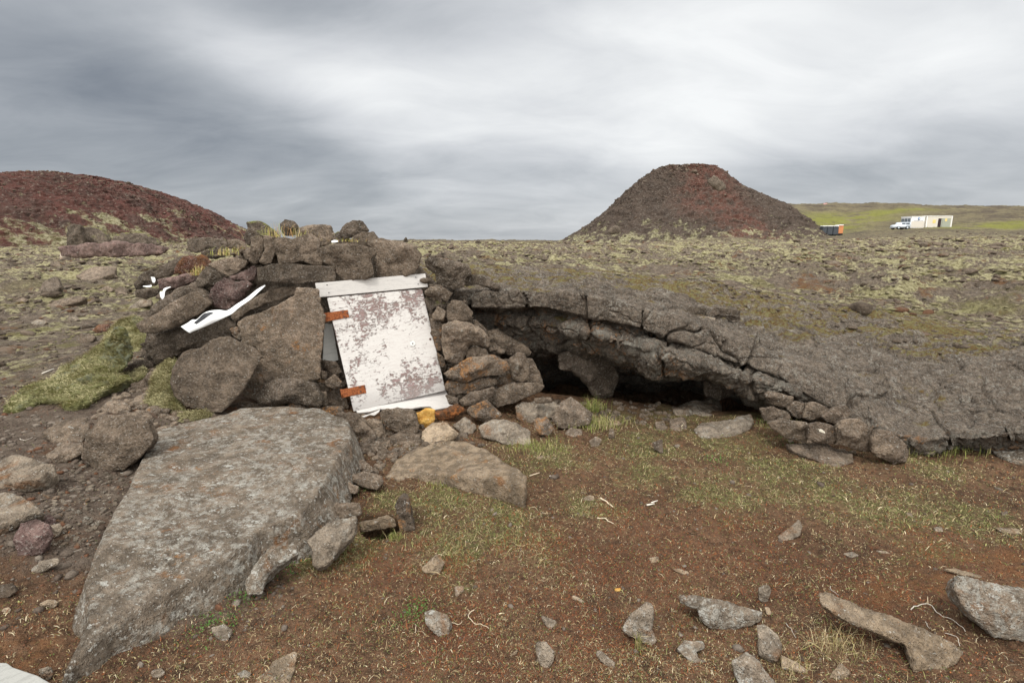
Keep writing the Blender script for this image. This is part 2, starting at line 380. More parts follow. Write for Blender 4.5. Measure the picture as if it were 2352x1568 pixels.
# left gravel and dark soil
gl = np.zeros(len(gx)); gl[near] = (sstep(-(gx[near])/np.maximum(gy[near], .3), .45, .62))*sstep(gy[near]+.25*fbm(xyz(gx[near],gy[near])*3,2), 1.75, 2.15); att['gravel'] = gl*(1-att['field'])
# grassy slopes on the far right and mossy flats
def mblob(lst):
    w = np.zeros(len(gx))
    for px, Y, sx, sy in lst:
        x0 = (px-1176)/F*Y; w = np.maximum(w, np.exp(-((gx-x0)/sx)**2-((gy-Y)/sy)**2))
    return w
att['slope'] = mblob([(1860,150,10,18),(1900,158,18,12),(1960,168,20,9),(2040,172,20,6),(1810,130,9,9),(2250,112,14,6),(2340,118,22,8),(1880,135,10,7)])
GROUND = mesh_np('ground', np.stack([gx, gy, gz], 1), grid_faces(len(rr), len(th)), att)

m, g, b = newmat('ground')
v = g.n('ShaderNodeNewGeometry').outputs['Position']
soilA = g.mix(g.ramp(g.noise(v, 1.6, 4, .6), .35, .65), (.112,.062,.036), (.185,.107,.062))
soilA = g.mix(g.ramp(g.noise(v, 22, 5, .75), .42, .66), soilA, (.055,.033,.02))
fin = g.noise(v, 160, 3, .8)
soilA = g.mix(g.math('MULTIPLY', g.ramp(fin, .55, .66), .5), soilA, (.27,.20,.13))
soilA = g.mix(g.math('MULTIPLY', g.attr('redt'), .3), soilA, (.14,.066,.038))
soilA = g.mix(g.math('MULTIPLY', g.math('MULTIPLY', g.attr('orange'), g.ramp(g.noise(v, 12, 5, .75), .36, .6)), .6), soilA, (.21,.10,.042))
gn = g.ramp(g.noise(v, 55, 5, .8), .40, .62)
soilA = g.mix(g.math('MULTIPLY', g.math('MULTIPLY', g.attr('green'), gn), .85), soilA, (.13,.13,.055))
gravel = g.mix(g.ramp(g.noise(v, 9, 5, .7), .35, .65), (.085,.062,.047), (.165,.130,.10))
gravel = g.mix(g.ramp(g.voro(v, 60), .05, .3), (.20,.165,.135), gravel)
gravel = g.mix(g.ramp(g.noise(v, 2.0, 3, .6), .5, .7), gravel, (.115,.063,.037))
near_c = g.mix(g.attr('gravel'), soilA, gravel)
# lava field: grey brown crusts, rusty soil, pale yellow moss streaks
f1 = g.noise(v, .45, 5, .65); f2 = g.noise(v, 2.3, 5, .7); f3 = g.noise(v, 11, 5, .8)
lava = g.mix(g.ramp(f3, .38, .64), (.078,.060,.045), (.19,.150,.112))
lava = g.mix(g.math('MULTIPLY', g.ramp(g.noise(v, 45, 3, .8), .60, .68), .8), lava, (.42,.40,.36))
lava = g.mix(g.ramp(g.noise(g.vec('ADD', v, (7,7,7)), 1.2, 5, .75), .54, .66), lava, (.135,.072,.036))
cam_far = g.ramp(g.vec('LENGTH', v, out=1), 8, 22)
mo = g.math('ADD', g.math('ADD', g.math('MULTIPLY', f2, .45), g.math('MULTIPLY', f1, .45)), g.math('ADD', g.math('MULTIPLY', f3, .28), g.math('MULTIPLY', cam_far, .035)))
moss = g.mix(g.ramp(f3, .4, .6), (.175,.155,.075), (.35,.32,.19))
lava = g.mix(g.ramp(mo, .605, .675), lava, moss)
gr = g.math('MULTIPLY', g.ramp(g.noise(g.vec('ADD', v, (3,9,1)), .8, 4, .7), .50, .62), g.math('SUBTRACT', 1.0, cam_far))
lava = g.mix(g.math('MULTIPLY', gr, .6), lava, (.135,.125,.040))
sl_ = g.math('MULTIPLY', g.attr('slope'), g.ramp(g.noise(v, .12, 5, .75), .30, .55))
lava = g.mix(g.math('MINIMUM', g.math('MULTIPLY', sl_, 1.5), 1.0), lava, g.mix(g.noise(v, .3, 5, .7), (.10,.095,.024), (.20,.205,.052)))
farf = g.ramp(g.vec('LENGTH', v, out=1), 60, 150)
dk = g.mix(g.ramp(g.noise(v, .15, 5, .75), .4, .6), (.055,.043,.034), (.125,.105,.062))
lava = g.mix(g.math('MULTIPLY', farf, g.math('SUBTRACT', .85, sl_), clamp=True), lava, dk)
col = g.mix(g.attr('field'), near_c, lava)
g.L(col, b.inputs['Base Color'])
h = g.math('ADD', g.math('MULTIPLY', g.noise(v, 30, 5, .75), .6), g.math('MULTIPLY', fin, .3))
n_ = bump(g, b, h, .03, .9)
bump(g, b, g.math('ADD', f2, f3), .12, .7, prev=n_)
MATS['ground'] = m
tag(link('ground', GROUND, m), kind='structure')

# ------------------------------------------------------------------ lava crust over the cave
def cr(a, n):
    "Catmull-Rom resample along axis 0 with n[i] steps per span"
    out = []
    L = len(a)
    for i in range(L-1):
        p0, p1, p2, p3 = a[max(i-1, 0)], a[i], a[i+1], a[min(i+2, L-1)]
        for k in range(n[i]):
            t = k/n[i]; out.append(.5*((2*p1)+(-p0+p2)*t+(2*p0-5*p1+4*p2-p3)*t*t+(-p0+3*p1-3*p2+p3)*t**3))
    out.append(a[-1]); return np.array(out)
A = cr(STP, [24, 34, 24, 34, 42, 40, 36, 30, 36, 34, 36, 34, 60, 40])
PV = A.transpose(1, 0, 2)
def lin(a, n, c=.35):
    full = cr(a, n); out = []
    for i in range(len(a)-1):
        for k in range(n[i]): t = k/n[i]; out.append(a[i]*(1-t)+a[i+1]*t)
    out.append(a[-1]); return full*c + np.array(out)*(1-c)
PV = lin(PV, [70, 90, 80, 34, 12, 30, 40, 22, 26], .12)
nr, nc = PV.shape[:2]; V = PV.reshape(-1, 3)
du = np.gradient(PV, axis=1); dv = np.gradient(PV, axis=0); N = np.cross(du, dv).reshape(-1, 3); N /= np.linalg.norm(N, axis=1)[:, None]+1e-9
rowi = np.repeat(np.arange(nr), nc); top = 1-sstep(rowi, 238, 243); lower = sstep(rowi, 276, 290)
stn = np.tile(np.linspace(0, 1, nc), nr)
if N[nc//2+nc*100, 2] < 0: N = -N
d1, d2 = worley(V*(2.0, 2.0, 1.2)+fbm(V*3, 2)[:, None]*.16); cell = 1-sstep(d2-d1, .0, .05)
e1, e2 = worley(V*(6.0, 6.0, 7.0)+31); cell2 = 1-sstep(e2-e1, 0, .10)
disp = (.05*fbm(V*1.8, 3)+.022*fbm(V*6, 4))*(1-.55*np.exp(-((rowi-252)/22.)**2))+.008*fbm(V*34, 3)
frontish = sstep(rowi, 20, 130)
disp -= cell*(.035+.035*sstep(rowi, 180, 240))*(.35+.65*frontish)
disp += lower*(.038*fbm(V*2.6+9, 3, ridge=True) - .018*cell2 - .05*(d1-.4))
disp += top*(.007*fbm(V*(7, 7, 7)+3, 3, ridge=True)-.01)+top*.03*fbm(V*(.9,2.4,.9)+5,3,ridge=True)*(1-frontish)
q_ = fbm(V*(.8, 1.5, .8)+3, 3)*4; disp += .032*(np.floor(q_)+sstep(q_-np.floor(q_), 0, .2))*(1-sstep(rowi, 185, 235))
disp *= .25+.75*sstep(rowi, 0, 60)
V = V + N*disp[:, None]
CR = mesh_np('lava_crust', V, grid_faces(nr, nc)[:, ::-1] , {'lower': lower, 'crack': cell})
m, g, b = newmat('crust_surface')
v = g.n('ShaderNodeNewGeometry').outputs['Position']
f2 = g.noise(v, 5, 5, .7); f3 = g.noise(v, 28, 5, .8); fin = g.noise(v, 90, 3, .8)
c = g.mix(g.ramp(f2, .38, .62), (.195,.155,.118), (.31,.25,.192))
c = g.mix(g.ramp(f3, .42, .62), g.mix(.6, c, (.03,.025,.022)), c)
c = g.mix(g.math('MULTIPLY', g.ramp(fin, .57, .63), .75), c, (.42,.40,.35))
c = g.mix(g.math('MULTIPLY', g.ramp(fin, .44, .34), .35), c, (.03,.024,.018))
lich = g.math('MULTIPLY', g.ramp(g.noise(g.vec('ADD', v, (4,1,2)), 6, 5, .75), .46, .62), g.ramp(g.noise(v, 38, 4, .8), .50, .58))
c = g.mix(g.math('MULTIPLY', lich, .8), c, (.38,.36,.31))
w2 = g.math('MULTIPLY', g.attr('lower'), g.ramp(g.noise(v, 8, 5, .8), .46, .62))
c = g.mix(g.math('MULTIPLY', w2, .5), c, g.mix(fin, (.17,.165,.14), (.36,.35,.30)))
orr = g.math('MULTIPLY', g.math('MULTIPLY', g.attr('lower'), g.ramp(g.noise(g.vec('ADD', v, (8,1,2)), 3.5, 5, .75), .53, .62)), g.ramp(f3, .45, .58))
c = g.mix(g.math('MULTIPLY', orr, .75), c, (.34,.16,.06))
geo = g.n('ShaderNodeNewGeometry'); spz = g.n('ShaderNodeSeparateXYZ'); g.L(geo.outputs['Normal'], spz.inputs[0])
ln = g.n('ShaderNodeSeparateXYZ'); g.L(v, ln.inputs[0])
bk = g.ramp(ln.outputs[1], 4.5, 6.0)
mossf = g.math('MULTIPLY', g.ramp(g.math('ADD', g.noise(g.vec('MULTIPLY', v, (.7,1.5,1)), 1.7, 5, .78), g.math('MULTIPLY', bk, .13)), .60, .66), g.ramp(spz.outputs[2], .55, .85))
c = g.mix(mossf, c, g.mix(g.ramp(f3, .4, .6), (.15,.085,.035), g.mix(f2, (.14,.13,.04), (.32,.30,.15))))
g.L(c, b.inputs['Base Color'])
hh = g.math('ADD', f3, g.math('MULTIPLY', fin, .6))
hh = g.math('ADD', hh, g.math('MULTIPLY', g.ramp(g.voro(g.vec('ADD', v, g.vec('SCALE', g.noise(v, 3, 3, .6, out='Color'), .3)), 1.7, 'DISTANCE_TO_EDGE'), 0, .035), .9))
bump(g, b, hh, .055, 1.0)
tag(link('lava_crust', CR, m), kind='structure')

# ------------------------------------------------------------------ cinder hills
def hill(name, cx, cyy, levels, mat, seed, rough=.5, n=900):
    "levels: (height, left radius, right radius, front radius) from the foot to the summit"
    L = np.array(levels, float); nz = 260
    t = np.linspace(0, 1, nz); tt = np.linspace(0, 1, len(L)); prof = np.stack([np.interp(t, tt, L[:, i]) for i in range(4)], 1)
    k = np.ones(9)/9; pad = np.pad(prof, ((4, 4), (0, 0)), mode='edge'); prof = np.stack([np.convolve(pad[:, i], k, 'valid') for i in range(4)], 1)
    a = np.linspace(0, 2*np.pi, n, endpoint=False); ca, sa = np.cos(a), np.sin(a)
    rx = np.where(ca[None] > 0, prof[:, 2:3], prof[:, 1:2]); ry = np.where(sa[None] < 0, prof[:, 3:4], prof[:, 3:4])
    R = 1/np.sqrt((ca[None]/np.maximum(rx, .01))**2+(sa[None]/np.maximum(ry, .01))**2)
    X = cx+R*ca; Y = cyy+R*sa; Z = np.repeat(prof[:, 0:1], n, 1)
    p = np.stack([X, Y, Z], -1).reshape(-1, 3)
    out = np.stack([np.broadcast_to(ca, X.shape), np.broadcast_to(sa, X.shape), np.full(X.shape, .6)], -1).reshape(-1, 3)
    d = rough*(.45*fbm(p*.10+seed, 3)+.6*(fbm(p*.35+seed, 4, ridge=True)-.75)+.25*(fbm(p*1.6+seed, 3, ridge=True)-.6))
    fade = np.repeat(sstep(t, 0, .1), n)
    p = p + out*(d*(.5+.5*fade))[:, None]
    i = np.arange(nz-1)[:, None]*n+np.arange(n)[None]; j = np.arange(nz-1)[:, None]*n+(np.arange(n)[None]+1) % n
    Fq = np.stack([i, j, j+n, i+n], -1).reshape(-1, 4)
    top = len(p); p = np.vstack([p, p[-n:].mean(0)+(0, 0, .1)])
    last = np.arange(n)+(nz-1)*n
    cap = np.stack([last, np.roll(last, -1), np.full(n, top), np.full(n, top)], 1)
    me = bpy.data.meshes.new(name); fl = Fq.tolist()+[c[:3].tolist() for c in cap]
    me.from_pydata(p.tolist(), [], fl); me.update()
    return tag(link(name, me, mat), kind='structure')
def hill_mat(name, red, dark, mossw, cen, redw):
    m, g, b = newmat(name); v = g.n('ShaderNodeNewGeometry').outputs['Position']
    sv = g.n('ShaderNodeSeparateXYZ'); g.L(v, sv.inputs[0])
    a = g.noise(v, .07, 4, .6); f = g.noise(v, .45, 6, .75); ff = g.noise(v, 2.2, 5, .8)
    mpn = g.n('ShaderNodeMapping'); g.L(v, mpn.inputs[0]); mpn.inputs['Scale'].default_value = (1, 1, .28)
    st = g.noise(mpn.outputs[0], .28, 5, .7)
    # red scoria body round a given axis
    dx = g.math('ABSOLUTE', g.math('SUBTRACT', sv.outputs[0], g.math('ADD', cen, g.math('MULTIPLY', g.math('SUBTRACT', a, .5), redw*1.5))))
    rf = g.ramp(dx, redw*.3, redw*1.0, 1, 0)
    c = g.mix(g.math('MULTIPLY', rf, g.ramp(st, .34, .56)), dark, red)
    c = g.mix(g.ramp(f, .44, .62), c, g.mix(.55, c, (.04,.032,.027)))
    c = g.mix(g.math('MULTIPLY', g.ramp(ff, .54, .64), .6), c, (.25,.22,.18))
    mz = g.ramp(sv.outputs[2], 1, 12, .16, -.05)
    mm = g.ramp(g.math('ADD', g.math('ADD', g.math('MULTIPLY', f, .5), g.math('MULTIPLY', st, .5)), g.math('ADD', mz, mossw)), .60, .68)
    c = g.mix(g.math('MULTIPLY', mm, .85), c, g.mix(g.ramp(ff, .4, .6), (.17,.155,.075), (.42,.39,.25)))
    g.L(c, b.inputs['Base Color'])
    bump(g, b, g.math('ADD', f, g.math('MULTIPLY', ff, .5)), .8, 1.0)
    return m
hx = lambda px, Y: (px-1176)/F*Y
hz = lambda px, py, Y: P(px, py, Y).z
YC = 140; cxx = hx(1560, YC)
def tang(px, cx_, Y): return abs(math.hypot(cx_, Y)*math.sin(math.atan((px-1176)/F)-math.atan2(cx_, Y)))
def lev(py, l, r, fr): return (hz(1560, py, YC), tang(l, cxx, YC), tang(r, cxx, YC), fr)
hill('hill', cxx, YC, [(-1, 50, 56, 46), lev(556,1285,1900,38), lev(530,1335,1868,31), lev(512,1358,1845,27), lev(476,1396,1792,20), lev(457,1414,1745,16), lev(436,1436,1694,12),
     lev(410,1466,1660,7.5), lev(398,1480,1645,5.5), lev(391,1490,1634,4.5), lev(386,1500,1626,4), lev(384,1508,1620,3.5)], hill_mat('cone_scoria', (.125,.060,.045), (.088,.066,.052), -.02, cxx+2, 11), 3, .8)
YR = 72; cxr = hx(215, YR)
def lev2(py, l, r, fr):
    rr_ = tang(r, cxr, YR); return (hz(215, py, YR+rr_*.63), cxr-hx(l, YR), rr_, fr)
hill('hill', cxr, YR, [(-1, 50, 25, 40), lev2(565,-700,580,34), lev2(548,-640,556,31), lev2(522,-520,515,27), lev2(493,-420,470,22), lev2(465,-300,420,17), lev2(441,-140,372,12),
     lev2(424,10,322,7.5), lev2(412,100,276,4.5), lev2(406,160,245,2.5)], hill_mat('red_scoria_slope', (.118,.052,.042), (.095,.058,.047), -.03, cxr, 60), 9, .6)
# ------------------------------------------------------------------ rocks traced from the photo, each at its own distance and thickness
ZM = {1:(282.2,470.4,.32398), 2:(940.8,564.5,.32398), 3:(1599.4,583.3,.32398), 4:(0,357.5,.28796), 6:(0,827.9,.4722), 7:(658.6,940.8,.40014), 8:(1411.2,997.2,.4), 9:(301.1,489.2,.16)}
PENDING = []
TEX = {}
def tex(kind, size):
    k = (kind, round(size, 4))
    if k not in TEX:
        t = bpy.data.textures.new('grain', kind)
        t.noise_scale = size
        if kind == 'CLOUDS': t.noise_depth = 3
        TEX[k] = t
    return TEX[k]
ALLROCKS = []
def finish(o, s, Y, vox=None, smooth=2, rough=1.0):
    vox = vox or max(.0045, min(Y*.0021, s*.05))
    r = o.modifiers.new('r', 'REMESH'); r.mode = 'VOXEL'; r.voxel_size = vox; r.use_smooth_shade = True
    sm = o.modifiers.new('s', 'SMOOTH'); sm.factor = .5; sm.iterations = smooth
    for kind, sz, st in (('CLOUDS', s*.5, .085*s), ('CLOUDS', s*.14, .050*s), ('CLOUDS', max(vox*2.6, s*.05), .036*s)):
        d = o.modifiers.new('d', 'DISPLACE'); d.texture = tex(kind, sz); d.texture_coords = 'GLOBAL'; d.strength = st*rough; d.mid_level = .42
    PENDING.append(o); ALLROCKS.append(o)
def R(zone, Y, mat, label, pts, bulge=.30, thick=.55, edge=.26, k=None, cat='rock', name='lava_rock', group=None, rough=1.0, smooth=1, lean=0.0, seed=None, vox=None, kind=None, lift=0.0):
    """zone: photo crop the outline was traced in. Y: distance of the silhouette ring, or None for a stone lying on the ground.
    k: how far the ring leans back along the ground (0 upright .. 1 flat). Returns the rock object."""
    x0, y0, f = ZM[zone]; q = [(x0+a*f, y0+b*f) for a, b in pts]
    rnd = random.Random(seed if seed is not None else hash(tuple(pts)) & 0xffff)
    if Y is None:
        if k is None: k = .6
        low = sorted(q, key=lambda p: -p[1])[:2]; Yb = sum(ghit(*p).y for p in low)/2
        ring = []
        for p in q:
            gy_ = ghit(*p).y; ring.append(P(p[0], p[1], Yb+(min(gy_, Yb+1.5)-Yb)*k - lift))
    else:
        ymid = sum(p[1] for p in q)/len(q); zc = P(q[0][0], ymid, Y).z
        ring = []
        for p in q:
            w = P(p[0], p[1], Y); ring.append(P(p[0], p[1], Y+lean*(w.z-zc)))
    # resample the outline with a little jitter so that no edge is ruler straight
    C = sum(ring, Vector())/len(ring)
    n = Vector()
    for i in range(len(ring)):
        a, b = ring[i]-C, ring[(i+1) % len(ring)]-C; n += a.cross(b)
    n.normalize()
    if n.dot(-C+Vector((0, 0, CAMZ))) < 0: n = -n
    view = (Vector((0, 0, CAMZ))-C).normalized(); n = (n*.75+view*.25).normalized()
    u = n.cross(Vector((0, 0, 1))); u = Vector((1, 0, 0)) if u.length < .1 else u.normalized(); v = n.cross(u).normalized()
    p2 = [((p-C).dot(u), (p-C).dot(v)) for p in ring]; h = [(p-C).dot(n) for p in ring]
    ar = abs(sum(p2[i][0]*p2[(i+1) % len(p2)][1]-p2[(i+1) % len(p2)][0]*p2[i][1] for i in range(len(p2))))/2
    s = math.sqrt(ar); fine = []
    m = len(p2)
    for i in range(m):
        a, b = Vector(p2[i]), Vector(p2[(i+1) % m]); L = (b-a).length; c = max(1, int(L/(s*.14)))
        nn = Vector((-(b-a).y, (b-a).x))/max(L, 1e-6)
        for j in range(c):
            t = j/c; w = a.lerp(b, t); jj = 0 if j == 0 else rnd.uniform(-1, 1)*s*.012
            fine.append((w+nn*jj, h[i]*(1-t)+h[(i+1) % m]*t))
    B = [w for w, _ in fine]; HB = [z for _, z in fine]; M = len(B)
    B3 = np.array([(w.x, w.y) for w in B]); step = s/7
    lo, hi = B3.min(0), B3.max(0); inner = []
    def inside(x, y):
        c = False; j = M-1
        for i in range(M):
            xi, yi = B[i]; xj, yj = B[j]
            if (yi > y) != (yj > y) and x < (xj-xi)*(y-yi)/(yj-yi)+xi: c = not c
            j = i
        return c
    y = lo[1]+step*.5
    def dist(x, y):
        p = np.array((x, y)); a = B3; d = np.roll(B3, -1, 0)-a; t = np.clip(((p-a)*d).sum(1)/((d*d).sum(1)+1e-12), 0, 1); return np.sqrt((((a+d*t[:, None])-p)**2).sum(1)).min()
    while y < hi[1]:
        x = lo[0]+step*.5
        while x < hi[0]:
            xx, yy = x+rnd.uniform(-.3, .3)*step, y+rnd.uniform(-.3, .3)*step
            if inside(xx, yy):
                dd = dist(xx, yy)
                if dd > step*.35: inner.append((xx, yy, dd))
            x += step
        y += step
    if not inner: inner = [(0, 0, s*.3)]
    dm = max(d for _, _, d in inner)
    planes = [(rnd.uniform(-.8, .8), rnd.uniform(-.8, .8), bulge*s*rnd.uniform(.5, 1.05)) for _ in range(5)] + [(0, 0, bulge*s)]
    kk = np.array([1/((np.array(B3)-np.array((x, y)))**2).sum(1) for x, y, _ in inner]); Hin = (kk*np.array(HB)).sum(1)/kk.sum(1)
    vs = [Vector((w.x, w.y)) for w in B]+[Vector((x, y)) for x, y, _ in inner]
    res = delaunay_2d_cdt(vs, [(i, (i+1) % M) for i in range(M)], [], 1, 1e-6)
    v2, tris, orig = res[0], res[2], res[3]
    front_, back_ = [], []
    for i, w in enumerate(v2):
        o = orig[i][0] if orig[i] else 0
        if o < M: hf = hb = HB[o]
        else:
            x, y_, d = inner[o-M]; t = min(1, d/(dm*edge)); prof_ = math.sqrt(1-(1-t)**2)
            top_ = min(a*x+b*y_+c for a, b, c in planes); top_ = max(top_, bulge*s*.15)
            hf = Hin[o-M]+top_*prof_; hb = Hin[o-M]-thick*s*math.sqrt(1-(1-min(1, d/(dm*.6)))**2)
        base = C+u*w.x+v*w.y; front_.append(base+n*hf); back_.append(base+n*hb)
    bm = bmesh.new(); F_ = [bm.verts.new(p-C) for p in front_]; K_ = []
    for i, p in enumerate(back_):
        o = orig[i][0] if orig[i] else 0
        K_.append(F_[i] if o < M else bm.verts.new(p-C))
    for t in tris:
        if len(set(t)) < 3: continue
        try: bm.faces.new([F_[i] for i in t])
        except ValueError: pass
        try:
            if any(K_[i] is not F_[i] for i in t): bm.faces.new([K_[i] for i in reversed(t)])
        except ValueError: pass
    bmesh.ops.recalc_face_normals(bm, faces=bm.faces)
    me = bm_mesh(name, bm); o = link(name, me, MATS[mat] if isinstance(mat, str) else mat, loc=C)
    tag(o, label, cat, group, kind); finish(o, s, C.y, vox=vox, smooth=smooth, rough=rough)
    o['_s'] = s
    return o
def SLAB(zone, mat, label, pts, drop, flare=.05, name='rock_slab', cat='slab', group=None, rough=.5, smooth=3, vox=.009):
    "flat stone: outline of its upper face as (x, y, height) and how far its sides go down"
    x0, y0, f = ZM[zone]; top = [PZ(x0+a*f, y0+b*f, z) for a, b, z in pts]
    C = sum(top, Vector())/len(top); s = max((p-C).length for p in top)
    bm = bmesh.new(); T = [bm.verts.new(p-C) for p in top]; B = []
    for p in top:
        d = (p-C); d.z = 0; L = d.length; B.append(bm.verts.new(p-C+d/L*flare+Vector((0, 0, -drop))))
    bm.faces.new(T); bm.faces.new(list(reversed(B))); n = len(T)
    for i in range(n): bm.faces.new([T[i], B[i], B[(i+1) % n], T[(i+1) % n]])
    bmesh.ops.triangulate(bm, faces=bm.faces); bmesh.ops.recalc_face_normals(bm, faces=bm.faces)
    o = link(name, bm_mesh(name, bm), MATS[mat], loc=C); tag(o, label, cat, group)
    r = o.modifiers.new('r', 'REMESH'); r.mode = 'VOXEL'; r.voxel_size = vox; r.use_smooth_shade = True
    sm = o.modifiers.new('s', 'SMOOTH'); sm.factor = .5; sm.iterations = smooth
    for sz, st in ((.35, .07), (.10, .030), (.03, .012)):
        d = o.modifiers.new('d', 'DISPLACE'); d.texture = tex('CLOUDS', sz); d.texture_coords = 'GLOBAL'; d.strength = st*rough; d.mid_level = .42
    PENDING.append(o); ALLROCKS.append(o); return o

# dark earth core that the stones lean against
R(1, 5.05, 'dark_basalt', None, [(230,690),(420,440),(640,400),(900,330),(1100,290),(1500,330),(1900,330),(2100,420),(2260,600),(2420,720),(2560,900),(2700,1150),(2780,1400),(2500,1560),(1500,1500),(700,1450),(300,1300),(120,1060)],
  bulge=.02, thick=.35, edge=.5, name='earth_mound', cat=None, kind='structure', vox=.03, rough=.15)
GM = 'stones of the rock mound round the door'
def M(Y, mat, label, pts, **k): return R(1, Y, mat, label, pts, group=k.pop('group', GM), **k)
# --- top row
M(5.10,'mossy_basalt','dark pointed stone with yellow moss on top, left end of the mound top',[(870,120),(960,112),(1040,150),(1095,205),(1090,260),(1000,260),(940,260),(880,300),(855,235),(885,165)])
M(5.40,'dark_basalt','small round stone standing in tall dry grass on the mound top',[(1115,135),(1150,103),(1215,115),(1252,165),(1235,215),(1150,220),(1115,175)])
M(5.20,'basalt','flat topped grey brown boulder right of the grass tuft on the mound top',[(1222,200),(1260,160),(1330,140),(1472,143),(1500,205),(1480,275),(1400,300),(1340,260),(1235,240)])
M(5.05,'dark_basalt','knobby black stone with a cleft, highest stone on the right of the mound top',[(1530,192),(1560,150),(1630,110),(1700,118),(1745,182),(1700,205),(1640,225),(1580,245),(1535,225)],rough=1.6)
M(5.00,'basalt','low grey hump of rock just behind the two big stones over the door',[(1625,230),(1700,190),(1780,190),(1825,250),(1800,300),(1700,300),(1620,275)])
M(5.10,'mossy_basalt','small mossy stone crumbs in the gap below the knobby black stone',[(1490,215),(1530,190),(1560,230),(1640,250),(1700,275),(1640,300),(1540,285),(1495,255)])
M(4.92,'basalt','upright grey chunk under the pointed stone, left of the thin upright one',[(905,225),(985,212),(1005,290),(985,380),(930,430),(860,370),(850,330),(905,300)])
M(4.82,'basalt','thin upright stone leaning against the block left of the black gap',[(990,212),(1065,225),(1085,330),(1052,412),(1000,425),(965,405),(1005,320),(995,260)],bulge=.15)
M(4.72,'basalt','broad wedge shaped block with flat top resting on the long flat slab',[(1055,228),(1200,236),(1330,198),(1392,250),(1400,290),(1372,372),(1380,408),(1250,402),(1105,428),(1082,335)],bulge=.16,edge=.2)
M(4.62,'basalt','small pointed stone wedged in front between the block and the biggest lintel stone',[(1248,348),(1330,350),(1380,315),(1425,400),(1410,432),(1340,425),(1285,402)],bulge=.2)
M(4.48,'basalt','biggest lintel stone, angular with a domed top, above the left of the door board',[(1365,312),(1500,275),(1600,268),(1700,285),(1765,305),(1795,345),(1765,382),(1782,492),(1725,530),(1570,538),(1512,482),(1500,438),(1420,405),(1388,360)],bulge=.2,edge=.22,rough=.6)
M(4.62,'basalt','smooth rounded lintel stone above the right end of the door board',[(1690,262),(1830,238),(1980,262),(2080,300),(2118,352),(2102,432),(2070,482),(1962,522),(1800,508),(1772,400),(1800,350),(1742,292)],bulge=.2,edge=.3,rough=.6)
M(4.46,'dark_basalt','long flat slab with a straight dark front edge, left of the lintel stones',[(945,442),(1060,418),(1280,425),(1500,432),(1512,510),(1495,546),(1330,552),(1200,562),(960,546)],bulge=.12,edge=.12,rough=.4,thick=.6,name='rock_slab',cat='slab')
M(4.80,'basalt','block with a flat slanting top, left of the long flat slab',[(598,420),(680,385),(800,373),(885,400),(870,432),(800,490),(755,512),(700,482),(640,450)],bulge=.2)
M(4.76,'dark_basalt','smooth dark wedge of rock under the slanting block',[(508,552),(545,480),(605,432),(695,500),(720,540),(640,575),(600,584),(530,588)])
M(4.70,'purple_scoria','low crumpled stone bridging the gap left of the long flat slab',[(755,512),(850,470),(930,430),(948,455),(935,530),(880,548),(800,530),(770,545)])
M(4.58,'purple_scoria','round purplish stone with white lichen directly above the white strip',[(630,580),(722,518),(800,548),(880,538),(935,580),(862,620),(842,700),(742,748),(650,722),(613,652)],rough=1.3)
M(4.48,'basalt','long smooth boulder pointing down left, above the end of the white strip',[(92,850),(200,788),(400,658),(522,608),(592,640),(628,702),(560,762),(400,852),(222,918),(128,902)],bulge=.25,edge=.5,rough=.7,name='boulder',cat='boulder')
M(4.76,'dark_basalt','rough dark rock behind the long smooth boulder',[(220,700),(380,598),(525,538),(570,592),(640,640),(520,690),(380,740),(230,800),(150,800),(205,722)],rough=1.4)
M(5.20,'dark_basalt','pointed dark stone at the far left tip of the mound',[(80,560),(130,488),(200,452),(240,512),(235,572),(100,604)])
M(5.12,'dark_basalt','low black stone under the pointed stone at the left tip',[(90,602),(200,588),(265,600),(230,650),(168,668),(88,652)])
M(5.10,'dark_basalt','jagged dark stone rising toward the top on the left slope of the mound',[(215,482),(330,398),(430,358),(445,440),(332,512),(240,525)],rough=1.5)
M(5.02,'red_scoria','reddish crumbly rock beside the yellow grass on the left slope',[(428,368),(560,358),(625,400),(610,440),(540,500),(440,500),(358,492),(380,430)],rough=1.4)
M(4.96,'purple_scoria','flat layered brown rock below the reddish rock',[(238,532),(350,510),(500,480),(545,500),(505,545),(382,592),(262,604)],rough=1.3)
M(5.65,'dark_basalt','flat dark slab with a black hollow below, at the back left of the mound',[(455,262),(482,233),(600,228),(690,240),(765,290),(740,320),(600,312),(520,342),(463,322)],bulge=.15,name='rock_slab',cat='slab')
M(5.40,'dark_basalt','low rough stone under the flat slab at the back left',[(548,332),(640,308),(730,318),(770,350),(660,385),(560,372)],rough=1.4)
M(5.62,'basalt','pale grey hump between the back left slab and the pointed stone',[(735,250),(800,240),(862,262),(880,310),(800,325),(735,300)])
M(4.56,'basalt','long narrow ledge of rock running under the upper end of the white strip',[(740,790),(900,680),(1050,600),(1240,570),(1240,625),(1050,695),(900,745),(800,830)],bulge=.2,rough=1.2)
M(4.66,'dark_basalt','wide dark overhanging rock under the lower end of the white strip',[(165,960),(260,900),(440,868),(600,845),(740,800),(800,850),(770,935),(650,975),(580,1030),(430,1045),(320,1090),(200,1150),(170,1080)],rough=1.2)
M(4.60,'dark_basalt','low grey ledge poking into the moss at the left foot of the mound',[(-20,1165),(90,1100),(190,1105),(230,1140),(120,1190),(20,1200)])
